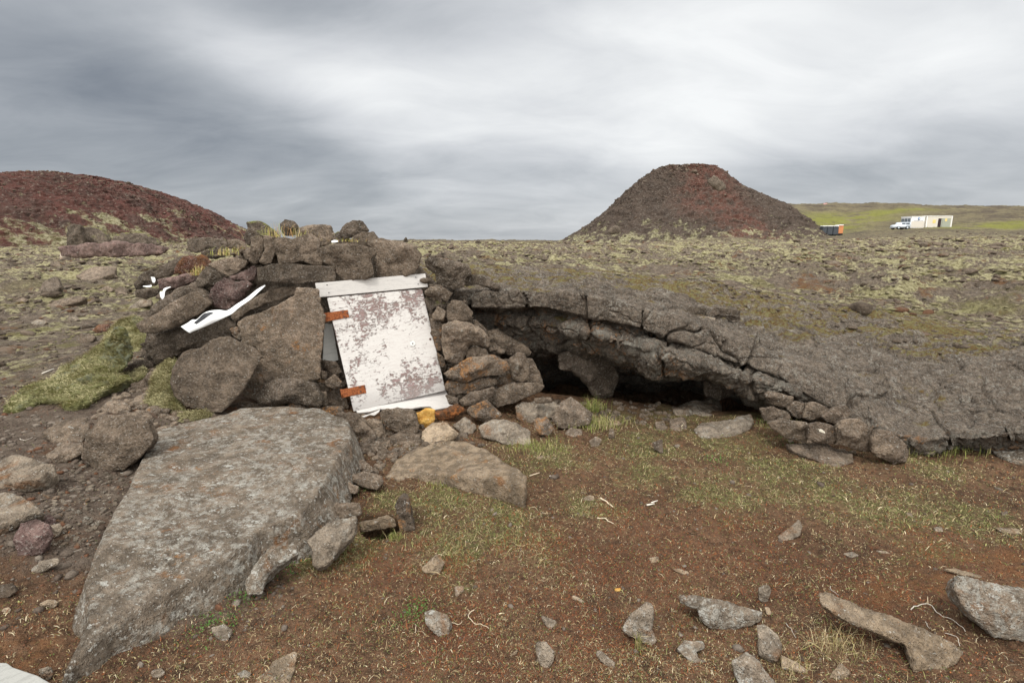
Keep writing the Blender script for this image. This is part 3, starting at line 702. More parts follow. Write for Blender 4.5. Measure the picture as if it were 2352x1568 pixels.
M(4.22,'brown_slab','tall flat brown slab with orange lichen leaning beside the door',[(803,832),(880,790),(980,758),(1100,700),(1212,638),(1232,590),(1310,585),(1390,600),(1402,700),(1432,780),(1418,1000),(1402,1232),(1330,1252),(1100,1245),(1010,1290),(975,1392),(858,1372),(848,1310),(930,1150),(985,1080),(940,1010),(835,982)],
  bulge=.06,edge=.10,thick=.16,rough=.45,name='rock_slab',cat='slab',lean=.12,vox=.009)
M(3.92,'basalt','large rounded boulder leaning on the front of the mound, left of the brown slab',[(342,1182),(385,1100),(430,1042),(560,1010),(620,960),(682,930),(760,928),(880,990),(942,1012),(988,1072),(962,1130),(900,1230),(850,1302),(800,1372),(702,1472),(600,1472),(450,1432),(370,1352),(338,1262)],
  bulge=.22,edge=.28,thick=.4,rough=.55,name='boulder',cat='boulder',lean=.3)
M(4.02,'dark_basalt','dark speckled oval stone at the foot of the brown slab',[(945,1370),(1000,1280),(1080,1233),(1240,1238),(1355,1268),(1418,1382),(1395,1432),(1300,1420),(1180,1402),(1060,1425),(975,1425)],bulge=.28,edge=.5)
M(4.30,'lichen_basalt','lowest of the small stones left of the lower hinge',[(1440,1330),(1500,1305),(1555,1300),(1605,1445),(1520,1440),(1450,1425)],bulge=.15)
for Yv, lb, pt in ((4.28,'small pale stone tucked against the right edge of the brown slab',[(1402,1172),(1452,1180),(1440,1240),(1408,1232)]),
    (4.22,'grey green pebble left of the door between the two hinges',[(1430,1250),(1500,1198),(1562,1262),(1500,1308),(1440,1285)]),
    (4.26,'flat brown stone just below the grey green pebble by the door',[(1358,1262),(1430,1258),(1475,1315),(1405,1330)]),
    (4.18,'thin dark sliver of stone at the foot of the brown slab edge',[(1362,1322),(1442,1322),(1452,1425),(1418,1425)]),
    (4.34,'mossy stone below the narrow jamb board left of the door',[(1418,1105),(1510,1108),(1555,1185),(1505,1208),(1430,1155)])):
    M(Yv,'lichen_basalt',lb,pt,bulge=.22)
M(4.50,'grey_stone','light grey stone in the dark gap above the large rounded boulder',[(755,880),(812,858),(838,962),(785,935)])
M(4.30,'lichen_basalt','brown stone in the moss left of the large rounded boulder',[(145,1232),(200,1160),(290,1158),(258,1250),(205,1285)])
M(4.28,'lichen_basalt','grey stone low in the moss with small grass, left of the large rounded boulder',[(45,1302),(100,1258),(202,1300),(155,1345)])
M(4.20,'lichen_basalt','crumbled grey rock strip below the moss, left of the large rounded boulder',[(10,1480),(120,1440),(200,1450),(330,1430),(400,1470),(330,1510),(180,1530),(40,1530)],rough=1.5)
M(4.05,'orange_lichen','long lumpy ledge with orange and white lichen along the top edge of the great slab',[(720,1440),(830,1392),(980,1410),(1150,1440),(1230,1400),(1320,1450),(1450,1430),(1560,1440),(1560,1520),(1380,1560),(1100,1560),(800,1540),(700,1500)],bulge=.25,edge=.5,rough=1.3,thick=.3)

# --- wall of stones between door and cave
GW = 'stones stacked between the door and the cave'
def Q(Y, mat, label, pts, **k): return R(2, Y, mat, label, pts, group=k.pop('group', GW), **k)
Q(4.72,'dark_basalt','wide lumpy stone right of the lintel stones, leaning over a black gap',[(85,118),(150,80),(300,104),(400,130),(465,182),(400,222),(382,290),(320,314),(192,272),(180,200)],rough=1.2)
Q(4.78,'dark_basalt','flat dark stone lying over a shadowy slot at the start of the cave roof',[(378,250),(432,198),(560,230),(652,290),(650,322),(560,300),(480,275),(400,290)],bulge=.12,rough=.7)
Q(4.56,'basalt','upper flat stone at the right end of the door board',[(105,322),(150,288),(250,298),(305,335),(268,398),(180,360),(118,350)])
Q(4.60,'mossy_basalt','mossy flat stone under the right end of the door board',[(108,372),(200,388),(272,410),(250,450),(180,440),(150,492),(118,430)])
Q(4.52,'lichen_basalt','small square brown stone beside the top of the door',[(158,492),(200,428),(258,462),(242,532),(165,524)],bulge=.3)
Q(4.52,'basalt','grey cube shaped stone under the left end of the cave roof',[(262,430),(300,384),(370,388),(455,472),(442,512),(402,538),(268,534)],bulge=.3,edge=.25)
Q(4.56,'orange_lichen','narrow upright rust coloured stone touching the right edge of the door',[(142,540),(230,536),(236,620),(222,742),(192,745),(160,640)],bulge=.2)
Q(4.48,'lichen_basalt','hollow lumpy brown boulder with an arch shaped hole, centre of the wall',[(235,562),(310,534),(420,548),(530,600),(562,650),(565,720),(540,775),(500,705),(430,692),(395,742),(372,812),(330,834),(250,802),(228,700)],rough=1.3,bulge=.28,name='boulder',cat='boulder')
Q(4.72,'lichen_basalt','triangular stone behind the hollow boulder',[(420,520),(480,528),(555,602),(535,650),(430,600)])
Q(4.48,'lichen_basalt','small stone filling the hole of the hollow boulder',[(400,745),(460,700),(545,735),(562,775),(500,800),(400,790)])
Q(4.50,'orange_lichen','orange brown stone at the middle right edge of the door',[(190,747),(242,790),(258,850),(225,865),(195,800)])
Q(4.32,'orange_lichen','large loaf shaped stone with orange and grey lichen right of the lower door',[(235,902),(350,832),(420,790),(600,778),(692,820),(704,872),(642,912),(500,932),(400,968),(280,942)],bulge=.25,edge=.45,name='boulder',cat='boulder')
Q(4.36,'orange_lichen','long flat orange stone directly under the loaf shaped one',[(240,955),(400,968),(520,935),(612,945),(625,980),(430,1045),(300,1056),(250,1012)],bulge=.22)
Q(4.44,'lichen_basalt','upright grey lichened stone right of the loaf shaped one',[(705,800),(760,754),(812,758),(850,830),(850,950),(810,965),(735,950),(700,870)],bulge=.3,rough=1.2)
Q(4.62,'lichen_basalt','dark slanting rock behind the upright lichened stone, edge of the cave mouth',[(830,790),(870,800),(925,900),(950,985),(900,985),(830,965)],bulge=.2)
Q(4.50,'orange_lichen','orange stone wedged between the loaf shaped and the upright stone',[(610,965),(700,895),(770,965),(700,990),(620,1000)])
Q(4.28,'lichen_basalt','round bellied grey stone low in the wall beside the sill board',[(348,1100),(420,1042),(600,996),(615,1020),(562,1092),(480,1134),(380,1134)])
Q(4.40,'lichen_basalt','broad flat grey stone at the left foot of the cave mouth',[(545,1090),(620,1012),(720,970),(900,968),(955,992),(932,1032),(860,1062),(742,1112),(620,1144)],bulge=.18,name='rock_slab',cat='slab')
Q(4.15,'orange_lichen','sloping orange speckled rock at the foot of the wall',[(395,1155),(550,1088),(612,1150),(660,1200),(600,1255),(540,1262),(440,1210)])
Q(4.25,'dark_basalt','small dark stone touching the lower right corner of the sill board',[(250,1050),(342,1080),(346,1132),(280,1125)])
Q(4.95,'lichen_basalt','slanting rock with orange lichen on the left wall of the cave',[(545,600),(620,590),(700,640),(835,720),(865,762),(800,790),(700,772),(640,742),(550,745)],rough=1.3)
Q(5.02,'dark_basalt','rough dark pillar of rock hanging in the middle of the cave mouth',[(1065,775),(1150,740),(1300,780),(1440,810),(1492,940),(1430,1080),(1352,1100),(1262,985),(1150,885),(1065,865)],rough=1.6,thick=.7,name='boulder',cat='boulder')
Q(4.30,'lichen_basalt','low grey stone half buried under the cave lip',[(880,1080),(1000,1074),(1020,1110),(890,1120)])
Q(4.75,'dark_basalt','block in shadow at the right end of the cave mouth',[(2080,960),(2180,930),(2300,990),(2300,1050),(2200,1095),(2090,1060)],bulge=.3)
GF = 'stones lying at the foot of the cave and mound'
Q(None,'grey_stone','wide pinkish grey block with a flat top in front of the cave',[(745,1135),(790,1104),(1030,1104),(1065,1132),(1015,1222),(922,1215),(872,1288),(758,1222)],bulge=.3,k=.25,edge=.25,group=GF)
Q(None,'basalt','tent shaped stone with a sharp top in front of the cave',[(1005,1222),(1070,1110),(1140,1068),(1222,1120),(1295,1190),(1275,1262),(1180,1288),(1048,1288)],bulge=.32,k=.2,edge=.3,group=GF,lift=.05)
Q(None,'orange_lichen','small upright orange flecked stone before the pinkish grey block',[(885,1222),(972,1208),(1032,1300),(985,1342),(920,1338),(888,1290)],k=.2,bulge=.25,group=GF,lift=.08)
Q(None,'grey_stone','long brown grey block below the sill, nearest to the green grass',[(485,1282),(590,1224),(700,1240),(855,1310),(862,1402),(820,1432),(680,1402),(520,1352)],bulge=.25,k=.4,edge=.3,group=GF,name='boulder',cat='boulder')
Q(None,'grey_stone','medium brown stone between the yellow stone and the long block',[(305,1272),(390,1208),(482,1280),(445,1332),(370,1328)],k=.3,group=GF)
Q(None,'pale_slab','smooth rounded brown stone below the yellow stone',[(85,1315),(160,1252),(260,1246),(352,1330),(292,1382),(160,1418),(88,1412)],k=.45,bulge=.25,edge=.6,rough=.5,group=GF)
def ystone():
    m, g, b = newmat('yellow_lichen'); v = g.n('ShaderNodeTexCoord').outputs['Object']
    f = g.noise(v, 14, 5, .7); c = g.mix(g.ramp(f, .35, .65), (.46,.22,.045), (.68,.42,.12)); c = g.mix(g.ramp(g.noise(v, 50, 4, .7), .6, .7), c, (.85,.75,.5))
    g.L(c, b.inputs['Base Color']); bump(g, b, g.noise(v, 50, 4, .7), .02); MATS['yellow_lichen'] = m
    m, g, b = newmat('orange_earth'); v = g.n('ShaderNodeTexCoord').outputs['Object']
    f = g.noise(v, 20, 5, .8); c = g.mix(g.ramp(f, .45, .6), (.10,.055,.032), (.28,.105,.035))
    g.L(c, b.inputs['Base Color']); bump(g, b, f, .03); MATS['orange_earth'] = m
ystone()
Q(4.02,'yellow_lichen','bright yellow orange stone just under the sill board',[(22,1202),(110,1152),(178,1160),(178,1232),(142,1292),(92,1316),(58,1262)],bulge=.3,group=GF)
Q(4.16,'orange_earth','crumbling bright orange rock under the right end of the sill board',[(180,1180),(330,1125),(402,1160),(330,1200),(305,1240),(200,1250)],rough=1.8,group=GF)
Q(None,'basalt','small flat dark stone in the grass in front of the tent shaped stone',[(1093,1332),(1140,1288),(1227,1300),(1222,1332),(1160,1358)],k=.6,group=GF)
Q(None,'grey_stone','long low pinkish stone at the right of the cave floor',[(1868,1162),(1940,1130),(2130,1078),(2185,1080),(2212,1152),(2140,1204),(1900,1204)],k=.4,bulge=.28,group=GF,name='boulder',cat='boulder')
Q(None,'grey_stone','half sunken flat rock in the grass below the long low pinkish stone',[(2012,1302),(2060,1258),(2180,1248),(2320,1215),(2420,1190),(2440,1240),(2410,1300),(2320,1340),(2200,1365),(2060,1355)],k=.7,bulge=.15,group=GF)
Q(None,'orange_lichen','small triangular stone with a red face standing in the grass',[(1700,1402),(1795,1366),(1798,1482),(1765,1462)],k=.1,bulge=.2,group=GF)
Q(None,'lichen_basalt','little grey stone left of the grassy clump before the cave',[(1272,1382),(1320,1348),(1365,1368),(1335,1424),(1290,1424)],k=.4,group=GF)
Q(None,'lichen_basalt','thin upright lichened stone on the grassy clump',[(1418,1290),(1450,1300),(1455,1372),(1408,1360)],k=.1,group=GF)
Q(None,'pale_slab','small pinkish flake on top of the grassy clump',[(1430,1240),(1482,1238),(1502,1272),(1448,1270)],k=.4,group=GF)
Q(None,'lichen_basalt','rough low stone in grass between the clump and the triangular red stone',[(1740,1250),(1800,1235),(1830,1290),(1800,1310),(1750,1300)],k=.6,group=GF)
Q(None,'lichen_basalt','speckled hump in the grass right of the grassy clump',[(1840,1230),(1950,1210),(1970,1290),(1920,1320),(1850,1300)],k=.7,bulge=.15,group=GF)
# stones on top of the crust
GC = 'loose stones on the lava plain behind the cave roof'
Q(5.05,'dark_basalt','dark oblong stone in front of the tilted slab on the lava plain',[(1938,462),(1990,428),(2100,440),(2115,492),(1980,506)],group=GC,bulge=.3)
R(3,4.93,'dark_basalt','tilted rectangular slab casting a black shadow on the lava plain',[(85,432),(130,373),(220,385),(315,402),(312,440),(200,425),(110,440)],bulge=.12,thick=.4,rough=.5,edge=.2,name='rock_slab',cat='slab',group=GC)
R(3,4.98,'dark_basalt','dark stone under the tilted rectangular slab',[(130,430),(310,440),(315,465),(150,478)],bulge=.05,group=GC)
Q(4.85,'grey_stone','pale flat stone in front of the oblong stone on the lava plain',[(1965,525),(2060,498),(2175,512),(2155,552),(2000,562)],k=.6,group=GC)

# --- jointed boulders at the right foot of the crust
GB = 'jointed blocks at the foot of the lava crust'
def B_(Y, mat, label, pts, **k):
    Y = Y-.22 if Y else Y; k.setdefault('bulge', .3); k.setdefault('edge', .4); return R(3, Y, mat, label, pts, group=GB, **k)
B_(4.28,'lichen_basalt','top left block of the jointed cluster',[(478,992),(520,973),(692,1010),(678,1060),(640,1092),(520,1062)])
B_(4.12,'lichen_basalt','round block with a thin crack in the upper row of the jointed cluster',[(638,1102),(700,1040),(772,1060),(772,1112),(742,1175),(690,1152)])
B_(4.08,'lichen_basalt','pyramid shaped block in the upper row of the jointed cluster',[(748,1165),(790,1050),(850,1048),(952,1100),(892,1152),(810,1182)])
B_(4.02,'lichen_basalt','block at the right end of the upper row of the jointed cluster',[(888,1155),(980,1090),(1060,1073),(1098,1112),(1082,1162),(1002,1214),(930,1192)])
B_(4.05,'lichen_basalt','pale mottled block at the left end of the jointed cluster',[(448,1095),(540,1078),(642,1120),(686,1168),(600,1188),(480,1184)])
B_(3.92,'lichen_basalt','two knuckled block in the lower row, left of the white spotted one',[(498,1195),(620,1168),(700,1180),(792,1200),(782,1335),(690,1312),(640,1312),(590,1272),(520,1222)])
B_(3.84,'lichen_basalt','square block marked with one white lichen spot, lower row',[(798,1220),(850,1188),(960,1210),(1002,1240),(1002,1344),(900,1344),(788,1324)])
B_(3.78,'lichen_basalt','large square block right of the white spotted one, lower row',[(1002,1222),(1060,1168),(1150,1168),(1252,1240),(1244,1404),(1160,1392),(1008,1344)])
B_(3.68,'lichen_basalt','big rounded block at the right end of the jointed cluster',[(1246,1325),(1290,1238),(1380,1258),(1482,1340),(1508,1402),(1492,1474),(1400,1484),(1280,1434),(1246,1400)],name='boulder',cat='boulder')
B_(None,'lichen_basalt','low flat rock in the grass in front of the jointed cluster',[(635,1350),(760,1340),(900,1352),(1092,1410),(1115,1472),(1000,1514),(850,1462),(700,1402)],k=.75,bulge=.14)
B_(4.50,'lichen_basalt','rough block with moss above the jointed cluster, near the cave end',[(618,872),(660,848),(782,920),(804,972),(700,985),(625,942)])
B_(4.55,'lichen_basalt','lumpy rock right of the cave mouth under the crust edge',[(440,900),(560,850),(640,900),(620,980),(500,985),(420,960)],rough=1.4)
B_(None,'grey_slab','smooth pale slab with one dark crack at the right edge of the picture',[(2055,1372),(2200,1338),(2420,1328),(2480,1420),(2440,1510),(2260,1494),(2150,1432)],k=.85,bulge=.12,name='rock_slab',cat='slab')
m, g, b = newmat('white_lichen'); b.inputs['Base Color'].default_value = (.62,.58,.48,1)
wl = R(3,3.44,m,'round white lichen spot on a jointed block',[(850,1240),(885,1238),(915,1260),(912,1275),(880,1262),(855,1255)],bulge=.05,thick=.1,vox=.004,name='lichen_patch',cat='lichen')

# --- left foreground
GL = 'rocks on the gravel left of the great slab'
def L_(mat, label, pts, **k): k.setdefault('k', .4); return R(6, None, mat, label, pts, group=GL, **k)
L_('basalt','dark round boulder cracked at the bottom, resting on the great slab corner',[(398,470),(425,350),(500,265),(640,268),(722,290),(748,372),(735,412),(650,492),(600,532),(500,547),(440,510)],k=.15,bulge=.32,edge=.5,name='boulder',cat='boulder')
L_('grey_stone','grey pitted boulder at the left edge, upper of two',[(-60,520),(0,490),(60,458),(160,473),(262,510),(275,560),(230,612),(130,642),(20,622),(-60,610)],k=.4,bulge=.28,name='boulder',cat='boulder')
L_('grey_stone','broad grey boulder at the left edge, lower of two, mottled with white',[(-100,650),(60,640),(172,700),(205,742),(100,792),(0,842),(-100,862)],k=.5,bulge=.25,name='boulder',cat='boulder')
L_('purple_scoria','purple rock with ridges lying on the gravel',[(62,872),(100,790),(180,768),(242,800),(248,872),(202,942),(90,958)],bulge=.35,edge=.35)
L_('grey_stone','long low olive brown stone below the purple rock',[(148,1012),(200,973),(280,958),(294,982),(202,1032),(158,1038)],bulge=.3)
L_('basalt','blue grey stone at the left edge near the bottom',[(-30,1095),(60,1080),(86,1120),(40,1152),(-20,1155)],bulge=.3)
L_('pale_slab','small pale stone on the gravel below the olive brown stone',[(188,1182),(240,1158),(292,1170),(262,1207),(210,1202)])
L_('basalt','low ridge of brown rock left of the dark round boulder',[(222,462),(300,398),(400,398),(405,450),(320,492),(250,502)])
L_('lichen_basalt','broken brown ledge above the low ridge of brown rock',[(208,352),(290,288),(420,278),(432,340),(400,392),(260,402)],rough=1.4)
L_('lichen_basalt','pale cracked stone above the dark round boulder at the moss edge',[(498,222),(540,188),(612,198),(645,240),(580,262),(510,252)])
L_('lichen_basalt','brown stone in the moss, nearest the rounded boulder on the mound',[(698,92),(740,50),(792,60),(782,112),(720,124)],k=.1)
L_('purple_scoria','small dark purple stone behind the purple rock',[(195,760),(240,745),(270,770),(265,810),(215,800)])
L_('grey_stone','dark flat stone beside the purple rock',[(245,800),(290,790),(305,815),(285,860),(248,850)])
L_('pale_slab','whitish stone at the left edge above the bottom plank',[(0,1210),(40,1195),(55,1215),(10,1235)])
L_('grey_stone','white speckled stone beside the bottom plank',[(185,1500),(240,1480),(260,1530),(230,1560),(190,1540)])
# the great slab and the mid slab
SLAB(6,'grey_slab','great flat grey slab with white and orange lichen filling the lower left',[(770,340,.30),(900,305,.32),(1050,275,.33),(1170,232,.35),(1400,225,.35),(1560,235,.34),(1688,292,.33),(1700,380,.32),(1610,520,.30),(1540,650,.27),(1450,750,.25),(1330,795,.235),(1245,830,.23),(1195,905,.22),(1050,1000,.215),(870,1095,.21),(560,1290,.20),(400,1430,.19),(320,1510,.175),(355,1440,.19),(425,1290,.23),(435,1180,.25),(405,1080,.28),(490,900,.30),(560,750,.30),(640,600,.31),(700,470,.31)],
  drop=.22,flare=.11,name='rock_slab',rough=.42,vox=.0065)
SLAB(7,'pale_slab','pale brown table like slab in the middle foreground with an orange spotted front',[(570,385,.06),(640,290,.09),(750,222,.12),(880,188,.14),(1030,198,.15),(1130,228,.15),(1235,305,.16),(1330,345,.17),(1368,385,.17),(1362,440,.16),(1230,415,.15),(1050,388,.14),(900,372,.12),(740,372,.09),(640,395,.07)],
  drop=.34,flare=.015,rough=.8)
# --- stones round the mid slab
GS = 'stones along the right side of the great slab'
def S_(mat, label, pts, **k):
    k.setdefault('k', .3); k.setdefault('lift', .06); k.setdefault('thick', .9); k.setdefault('group', GS); return R(7, k.pop('Y', None), mat, label, pts, **k)
S_('lichen_basalt','long grey stone with a white flank beside the upper corner of the great slab',[(280,20),(380,25),(480,110),(545,192),(520,208),(420,208),(370,152),(320,85)],Y=3.75,bulge=.25)
S_('lichen_basalt','brown stone between the white flanked stone and the block with an overhang',[(450,50),(540,68),(575,150),(562,212),(500,150)],Y=3.8)
S_('basalt','block with an overhanging upper lip below the sill board',[(520,25),(570,-5),(720,5),(762,90),(742,152),(690,152),(600,112)],Y=3.82,bulge=.3)
S_('lichen_basalt','mottled stone under the overhanging block',[(585,160),(640,138),(760,148),(778,190),(650,255),(595,215)],Y=3.72,bulge=.3)
S_('basalt','flat dark stone in the black hollow beside the great slab',[(400,212),(480,200),(565,215),(585,242),(430,268)],Y=3.6,bulge=.2)
S_('lichen_basalt','small brown stone touching the great slab right edge, topmost of the chain',[(330,165),(400,160),(400,225),(370,260),(335,230)],Y=3.6)
S_('lichen_basalt','small grey cube stone beside the right edge of the great slab',[(318,342),(370,298),(415,340),(370,388),(323,372)])
S_('lichen_basalt','rounded grey stone right of the small grey cube stone',[(375,292),(440,283),(515,350),(450,362),(395,340)])
S_('lichen_basalt','wide lichened stone left of the pale brown slab',[(372,372),(450,350),(545,378),(555,412),(520,462),(430,442),(378,410)],bulge=.3)
S_('lichen_basalt','white crusted stone with an orange tip against the great slab',[(268,432),(340,408),(412,440),(414,477),(330,482),(270,472)],bulge=.3,rough=1.4)
S_('orange_lichen','thin flat stone lying under the white crusted stone',[(235,512),(320,480),(352,490),(340,520),(240,544)])
S_('lichen_basalt','grey stone at the top of the long pinkish ridge stone',[(175,585),(240,533),(420,538),(434,600),(340,624),(200,642)],bulge=.3)
S_('grey_stone','long pinkish ridge stone with orange lichen pointing to the grass',[(108,752),(240,650),(395,608),(405,670),(382,722),(245,872),(180,914),(152,882),(148,792)],k=.45,bulge=.3,edge=.5,rough=1.2,name='boulder',cat='boulder')
L2 = R(6,None,'white_flecked','lowest white crusted stone with an orange end beside the great slab',[(1188,1082),(1260,960),(1330,898),(1442,893),(1454,940),(1350,1002),(1292,1062),(1272,1132),(1208,1134)],k=.45,lift=.05,thick=.9,bulge=.3,edge=.5,rough=1.3,group=GS,name='boulder',cat='boulder')
S_('pale_slab','thin lintel stone over the small black hole',[(405,652),(480,638),(575,612),(620,640),(632,668),(560,684),(430,704),(410,690)],Y=HOLE.y+.05,bulge=.2,thick=.5)
S_('orange_lichen','narrow upright stone right of the small black hole',[(618,542),(650,498),(702,508),(712,600),(735,688),(652,724),(634,620)],Y=HOLE.y+.0,bulge=.25,rough=.8)
# --- loose stones in the foreground turf
GT = 'loose stones lying in the foreground turf'
def T_(mat, label, pts, z=7, **k): k.setdefault('k', .6); k.setdefault('group', GT); k.setdefault('bulge', .28); return R(z, None, mat, label, pts, **k)
T_('pale_slab','brown pyramid shaped stone in the middle of the turf',[(775,905),(868,818),(908,880),(872,952),(780,932)],k=.3)
T_('grey_stone','little grey stone below the brown pyramid shaped stone',[(958,1010),(1022,1008),(1012,1042),(970,1082)])
T_('white_flecked','rounded grey stone in the turf beside curled dry roots',[(788,1162),(832,1143),(922,1170),(948,1230),(932,1292),(870,1304),(798,1232)],k=.55)
T_('grey_stone','small three cornered stone near the bottom centre',[(1455,1173),(1558,1214),(1512,1272),(1472,1215)])
T_('grey_stone','rough upright stone with a pink tip near the bottom centre',[(1422,1330),(1490,1328),(1542,1390),(1532,1442),(1490,1502),(1440,1442)],k=.4)
T_('grey_stone','oblong lilac grey stone right of the pink tipped one',[(1768,1387),(1800,1378),(1888,1450),(1878,1497),(1800,1442)])
T_('pale_slab','thin pale shard left of the pink tipped stone',[(1263,1422),(1332,1363),(1322,1402)])
T_('pale_slab','flat pinkish sliver in the reddish turf',[(1632,1066),(1655,1062),(1718,1100),(1702,1112),(1640,1085)])
T_('yellow_lichen','tiny pale yellow stone in the turf',[(1878,1022),(1920,1018),(1917,1042),(1885,1042)])
T_('pale_slab','half buried brown stone on the trodden earth',[(1698,502),(1740,488),(1765,495),(1762,522),(1710,524)])
T_('pale_slab','small pink stone in the grass right of the pale brown slab',[(1430,272),(1470,262),(1495,285),(1450,292)])
T_('grey_stone','brown stone at the lower end of the great slab beside green leaves',[(1018,1297),(1090,1278),(1138,1310),(1100,1372),(1050,1352)],z=6)
T_('pale_slab','long half buried flat rock at the bottom edge',[(1225,1580),(1260,1535),(1330,1462),(1452,1398),(1430,1502),(1400,1600),(1250,1600)],z=6,bulge=.12,k=.9)
T_('grey_stone','small brown stone at the bottom edge left of the long buried rock',[(1150,1520),(1190,1500),(1225,1515),(1210,1545),(1165,1545)],z=6)
T_('grey_stone','dull grey pebble at the bottom near the tip of the great slab',[(730,1510),(780,1490),(810,1520),(770,1545),(735,1540)],z=6)
T_('white_flecked','triangular grey stone with dry grass in front, bottom right of centre',[(48,1112),(90,1030),(150,990),(205,943),(228,1010),(216,1120),(242,1182),(215,1212),(160,1192),(60,1142)],z=8,k=.35)
T_('white_flecked','wide grey stone with a straight top edge and a small hole',[(333,925),(480,923),(600,948),(852,1020),(872,1062),(720,1112),(640,1124),(560,1114),(490,1062),(478,1000),(350,962)],z=8,k=.35,bulge=.3,name='boulder',cat='boulder')
T_('white_flecked','hook shaped grey stone below the triangular one',[(358,1232),(400,1178),(512,1188),(524,1232),(470,1245),(482,1282),(545,1312),(460,1314),(400,1272)],z=8)
T_('grey_stone','tall curved brown stone right of the hook shaped one',[(818,1092),(860,1088),(942,1150),(968,1222),(942,1334),(830,1272),(828,1190)],z=8,k=.4)
T_('white_flecked','white lichened stone with rust spots at the bottom edge',[(675,1305),(760,1243),(832,1300),(872,1360),(960,1460),(720,1460)],z=8,k=.45,bulge=.3,name='boulder',cat='boulder')
T_('pale_slab','low brown stone touching the foot of the tall curved one',[(955,1262),(1040,1300),(1112,1352),(1110,1374),(960,1342)],z=8)
T_('pale_slab','brown edged stone at the bottom left of the dry grass tuft',[(1230,1400),(1250,1362),(1300,1303),(1364,1370),(1300,1410)],z=8)
T_('pale_slab','long plank like rock edge with a broken grey end, lower right',[(1133,922),(1210,898),(1310,945),(1460,1000),(1650,1065),(1810,1130),(1920,1180),(2005,1250),(1972,1312),(1900,1354),(1720,1364),(1685,1262),(1660,1200),(1500,1132),(1380,1092),(1250,1022)],z=8,k=.55,bulge=.16,edge=.5,name='boulder',cat='boulder',thick=.35)
T_('white_flecked','big grey white boulder cut off by the lower right edge',[(1885,832),(2020,818),(2180,858),(2420,905),(2440,1200),(2300,1182),(2180,1162),(2090,1082),(1990,972),(1955,880)],z=8,k=.3,bulge=.3,edge=.5,name='boulder',cat='boulder')
T_('grey_stone','pointed grey stone alone in the turf on the right',[(928,592),(1000,540),(1060,488),(1082,532),(1062,582),(992,622)],z=8,k=.4)
T_('grey_stone','small upright stone above the wide grey stone',[(828,882),(890,858),(902,900),(882,962),(830,962)],z=8,k=.2)
T_('pale_slab','thin brown stone right of the wide grey stone',[(858,988),(885,985),(905,1020),(885,1065)],z=8)
T_('pale_slab','flat sliver with an orange tip in the turf above the triangular stone',[(323,767),(380,768),(442,795),(400,812)],z=8)
T_('grey_stone','pale flake right of the turf middle',[(1308,682),(1370,672),(1412,695),(1360,712)],z=8)
T_('grey_stone','thin dark flake beside the pale flake',[(1498,662),(1560,668),(1602,690),(1530,682)],z=8)
T_('pale_slab','tiny square stone left of the orange tipped sliver',[(198,707),(255,698),(257,730),(210,742)],z=8)
T_('pale_slab','small round stone in the right hand grass',[(1668,447),(1710,448),(1712,472),(1680,470)],z=8)
T_('basalt','small dark stone at the far right of the turf',[(2218,442),(2262,438),(2257,468),(2225,466)],z=8)
T_('grey_stone','small purple brown stone in the turf, far right',[(1828,532),(1880,528),(1892,560),(1845,556)],z=8)
T_('pale_slab','flat buried stone at the right edge of the turf',[(2185,532),(2280,535),(2380,552),(2380,582),(2230,562)],z=8,bulge=.1)
T_('pale_slab','long thin buried stone above the big grey white boulder',[(1870,770),(1950,765),(2080,800),(2150,830),(2000,810)],z=8,bulge=.1)
# --- left middle distance
GD = 'rocks on the mossy ground behind the left side of the mound'
def D_(mat, label, pts, **k): k.setdefault('k', .12); k.setdefault('bulge', .3); return R(4, k.pop('Y', None), mat, label, pts, group=GD, **k)
D_('basalt','long low rock with a dark underside on the green moss at left',[(378,1192),(450,1158),(620,1110),(695,1130),(640,1162),(500,1202),(400,1222)])
D_('dark_basalt','dark humped rock above the long low rock at left',[(318,1082),(340,1008),(455,948),(485,1052),(442,1112),(350,1114)])
D_('basalt','round grey stone just left of the mound tip',[(912,1072),(960,1038),(1012,1060),(1014,1112),(930,1124)])
D_('basalt','flat stone beside the round grey stone left of the mound tip',[(768,1072),(860,1038),(922,1070),(860,1094)])
D_('lichen_basalt','small dark rock near the left edge on the moss',[(118,1162),(180,1128),(232,1150),(190,1172)])
D_('grey_stone','grey rock with a dark side in the green moss, left',[(238,1332),(300,1303),(382,1320),(342,1357),(270,1352)])
D_('grey_stone','pale stone right of the grey rock in the green moss',[(528,1292),(600,1273),(642,1310),(560,1334)])
D_('grey_stone','pale block at the left foot of the mound above the moss drape',[(1015,1215),(1120,1148),(1212,1148),(1205,1192),(1080,1230)])
D_('basalt','brown grey rock below the rusty earth patch, left',[(605,1472),(700,1418),(762,1438),(742,1482),(640,1504)])
D_('basalt','broad flat sheet of rock behind the left moss',[(595,962),(760,878),(925,888),(905,942),(700,1004)],k=.5,bulge=.12)
D_('basalt','small ledge right of the broad flat sheet of rock',[(818,952),(900,938),(942,970),(830,988)])
D_('red_scoria','rusty clod beside the brown grey rock at left',[(730,1390),(790,1345),(880,1345),(860,1400),(760,1420)],rough=1.4)
D_('lichen_basalt','reddish dark stone at the left end of the ruined lava wall',[(395,870),(425,838),(475,850),(485,885),(410,890)])
D_('grey_stone','pale rounded boulder at the foot of the ruined lava wall',[(475,785),(530,758),(575,800),(560,825),(480,832)])
GO = 'pieces of the ruined spatter wall before the red hill'
def O_(Y, mat, label, pts, **k): k.setdefault('rough', 1.5); return R(4, Y, mat, label, pts, group=GO, name='lava_outcrop', cat='outcrop', **k)
O_(17,'dark_basalt','tall dark pillar at the left end of the ruined lava wall',[(530,722),(542,570),(572,540),(645,548),(662,700),(640,740),(560,740)],bulge=.25)
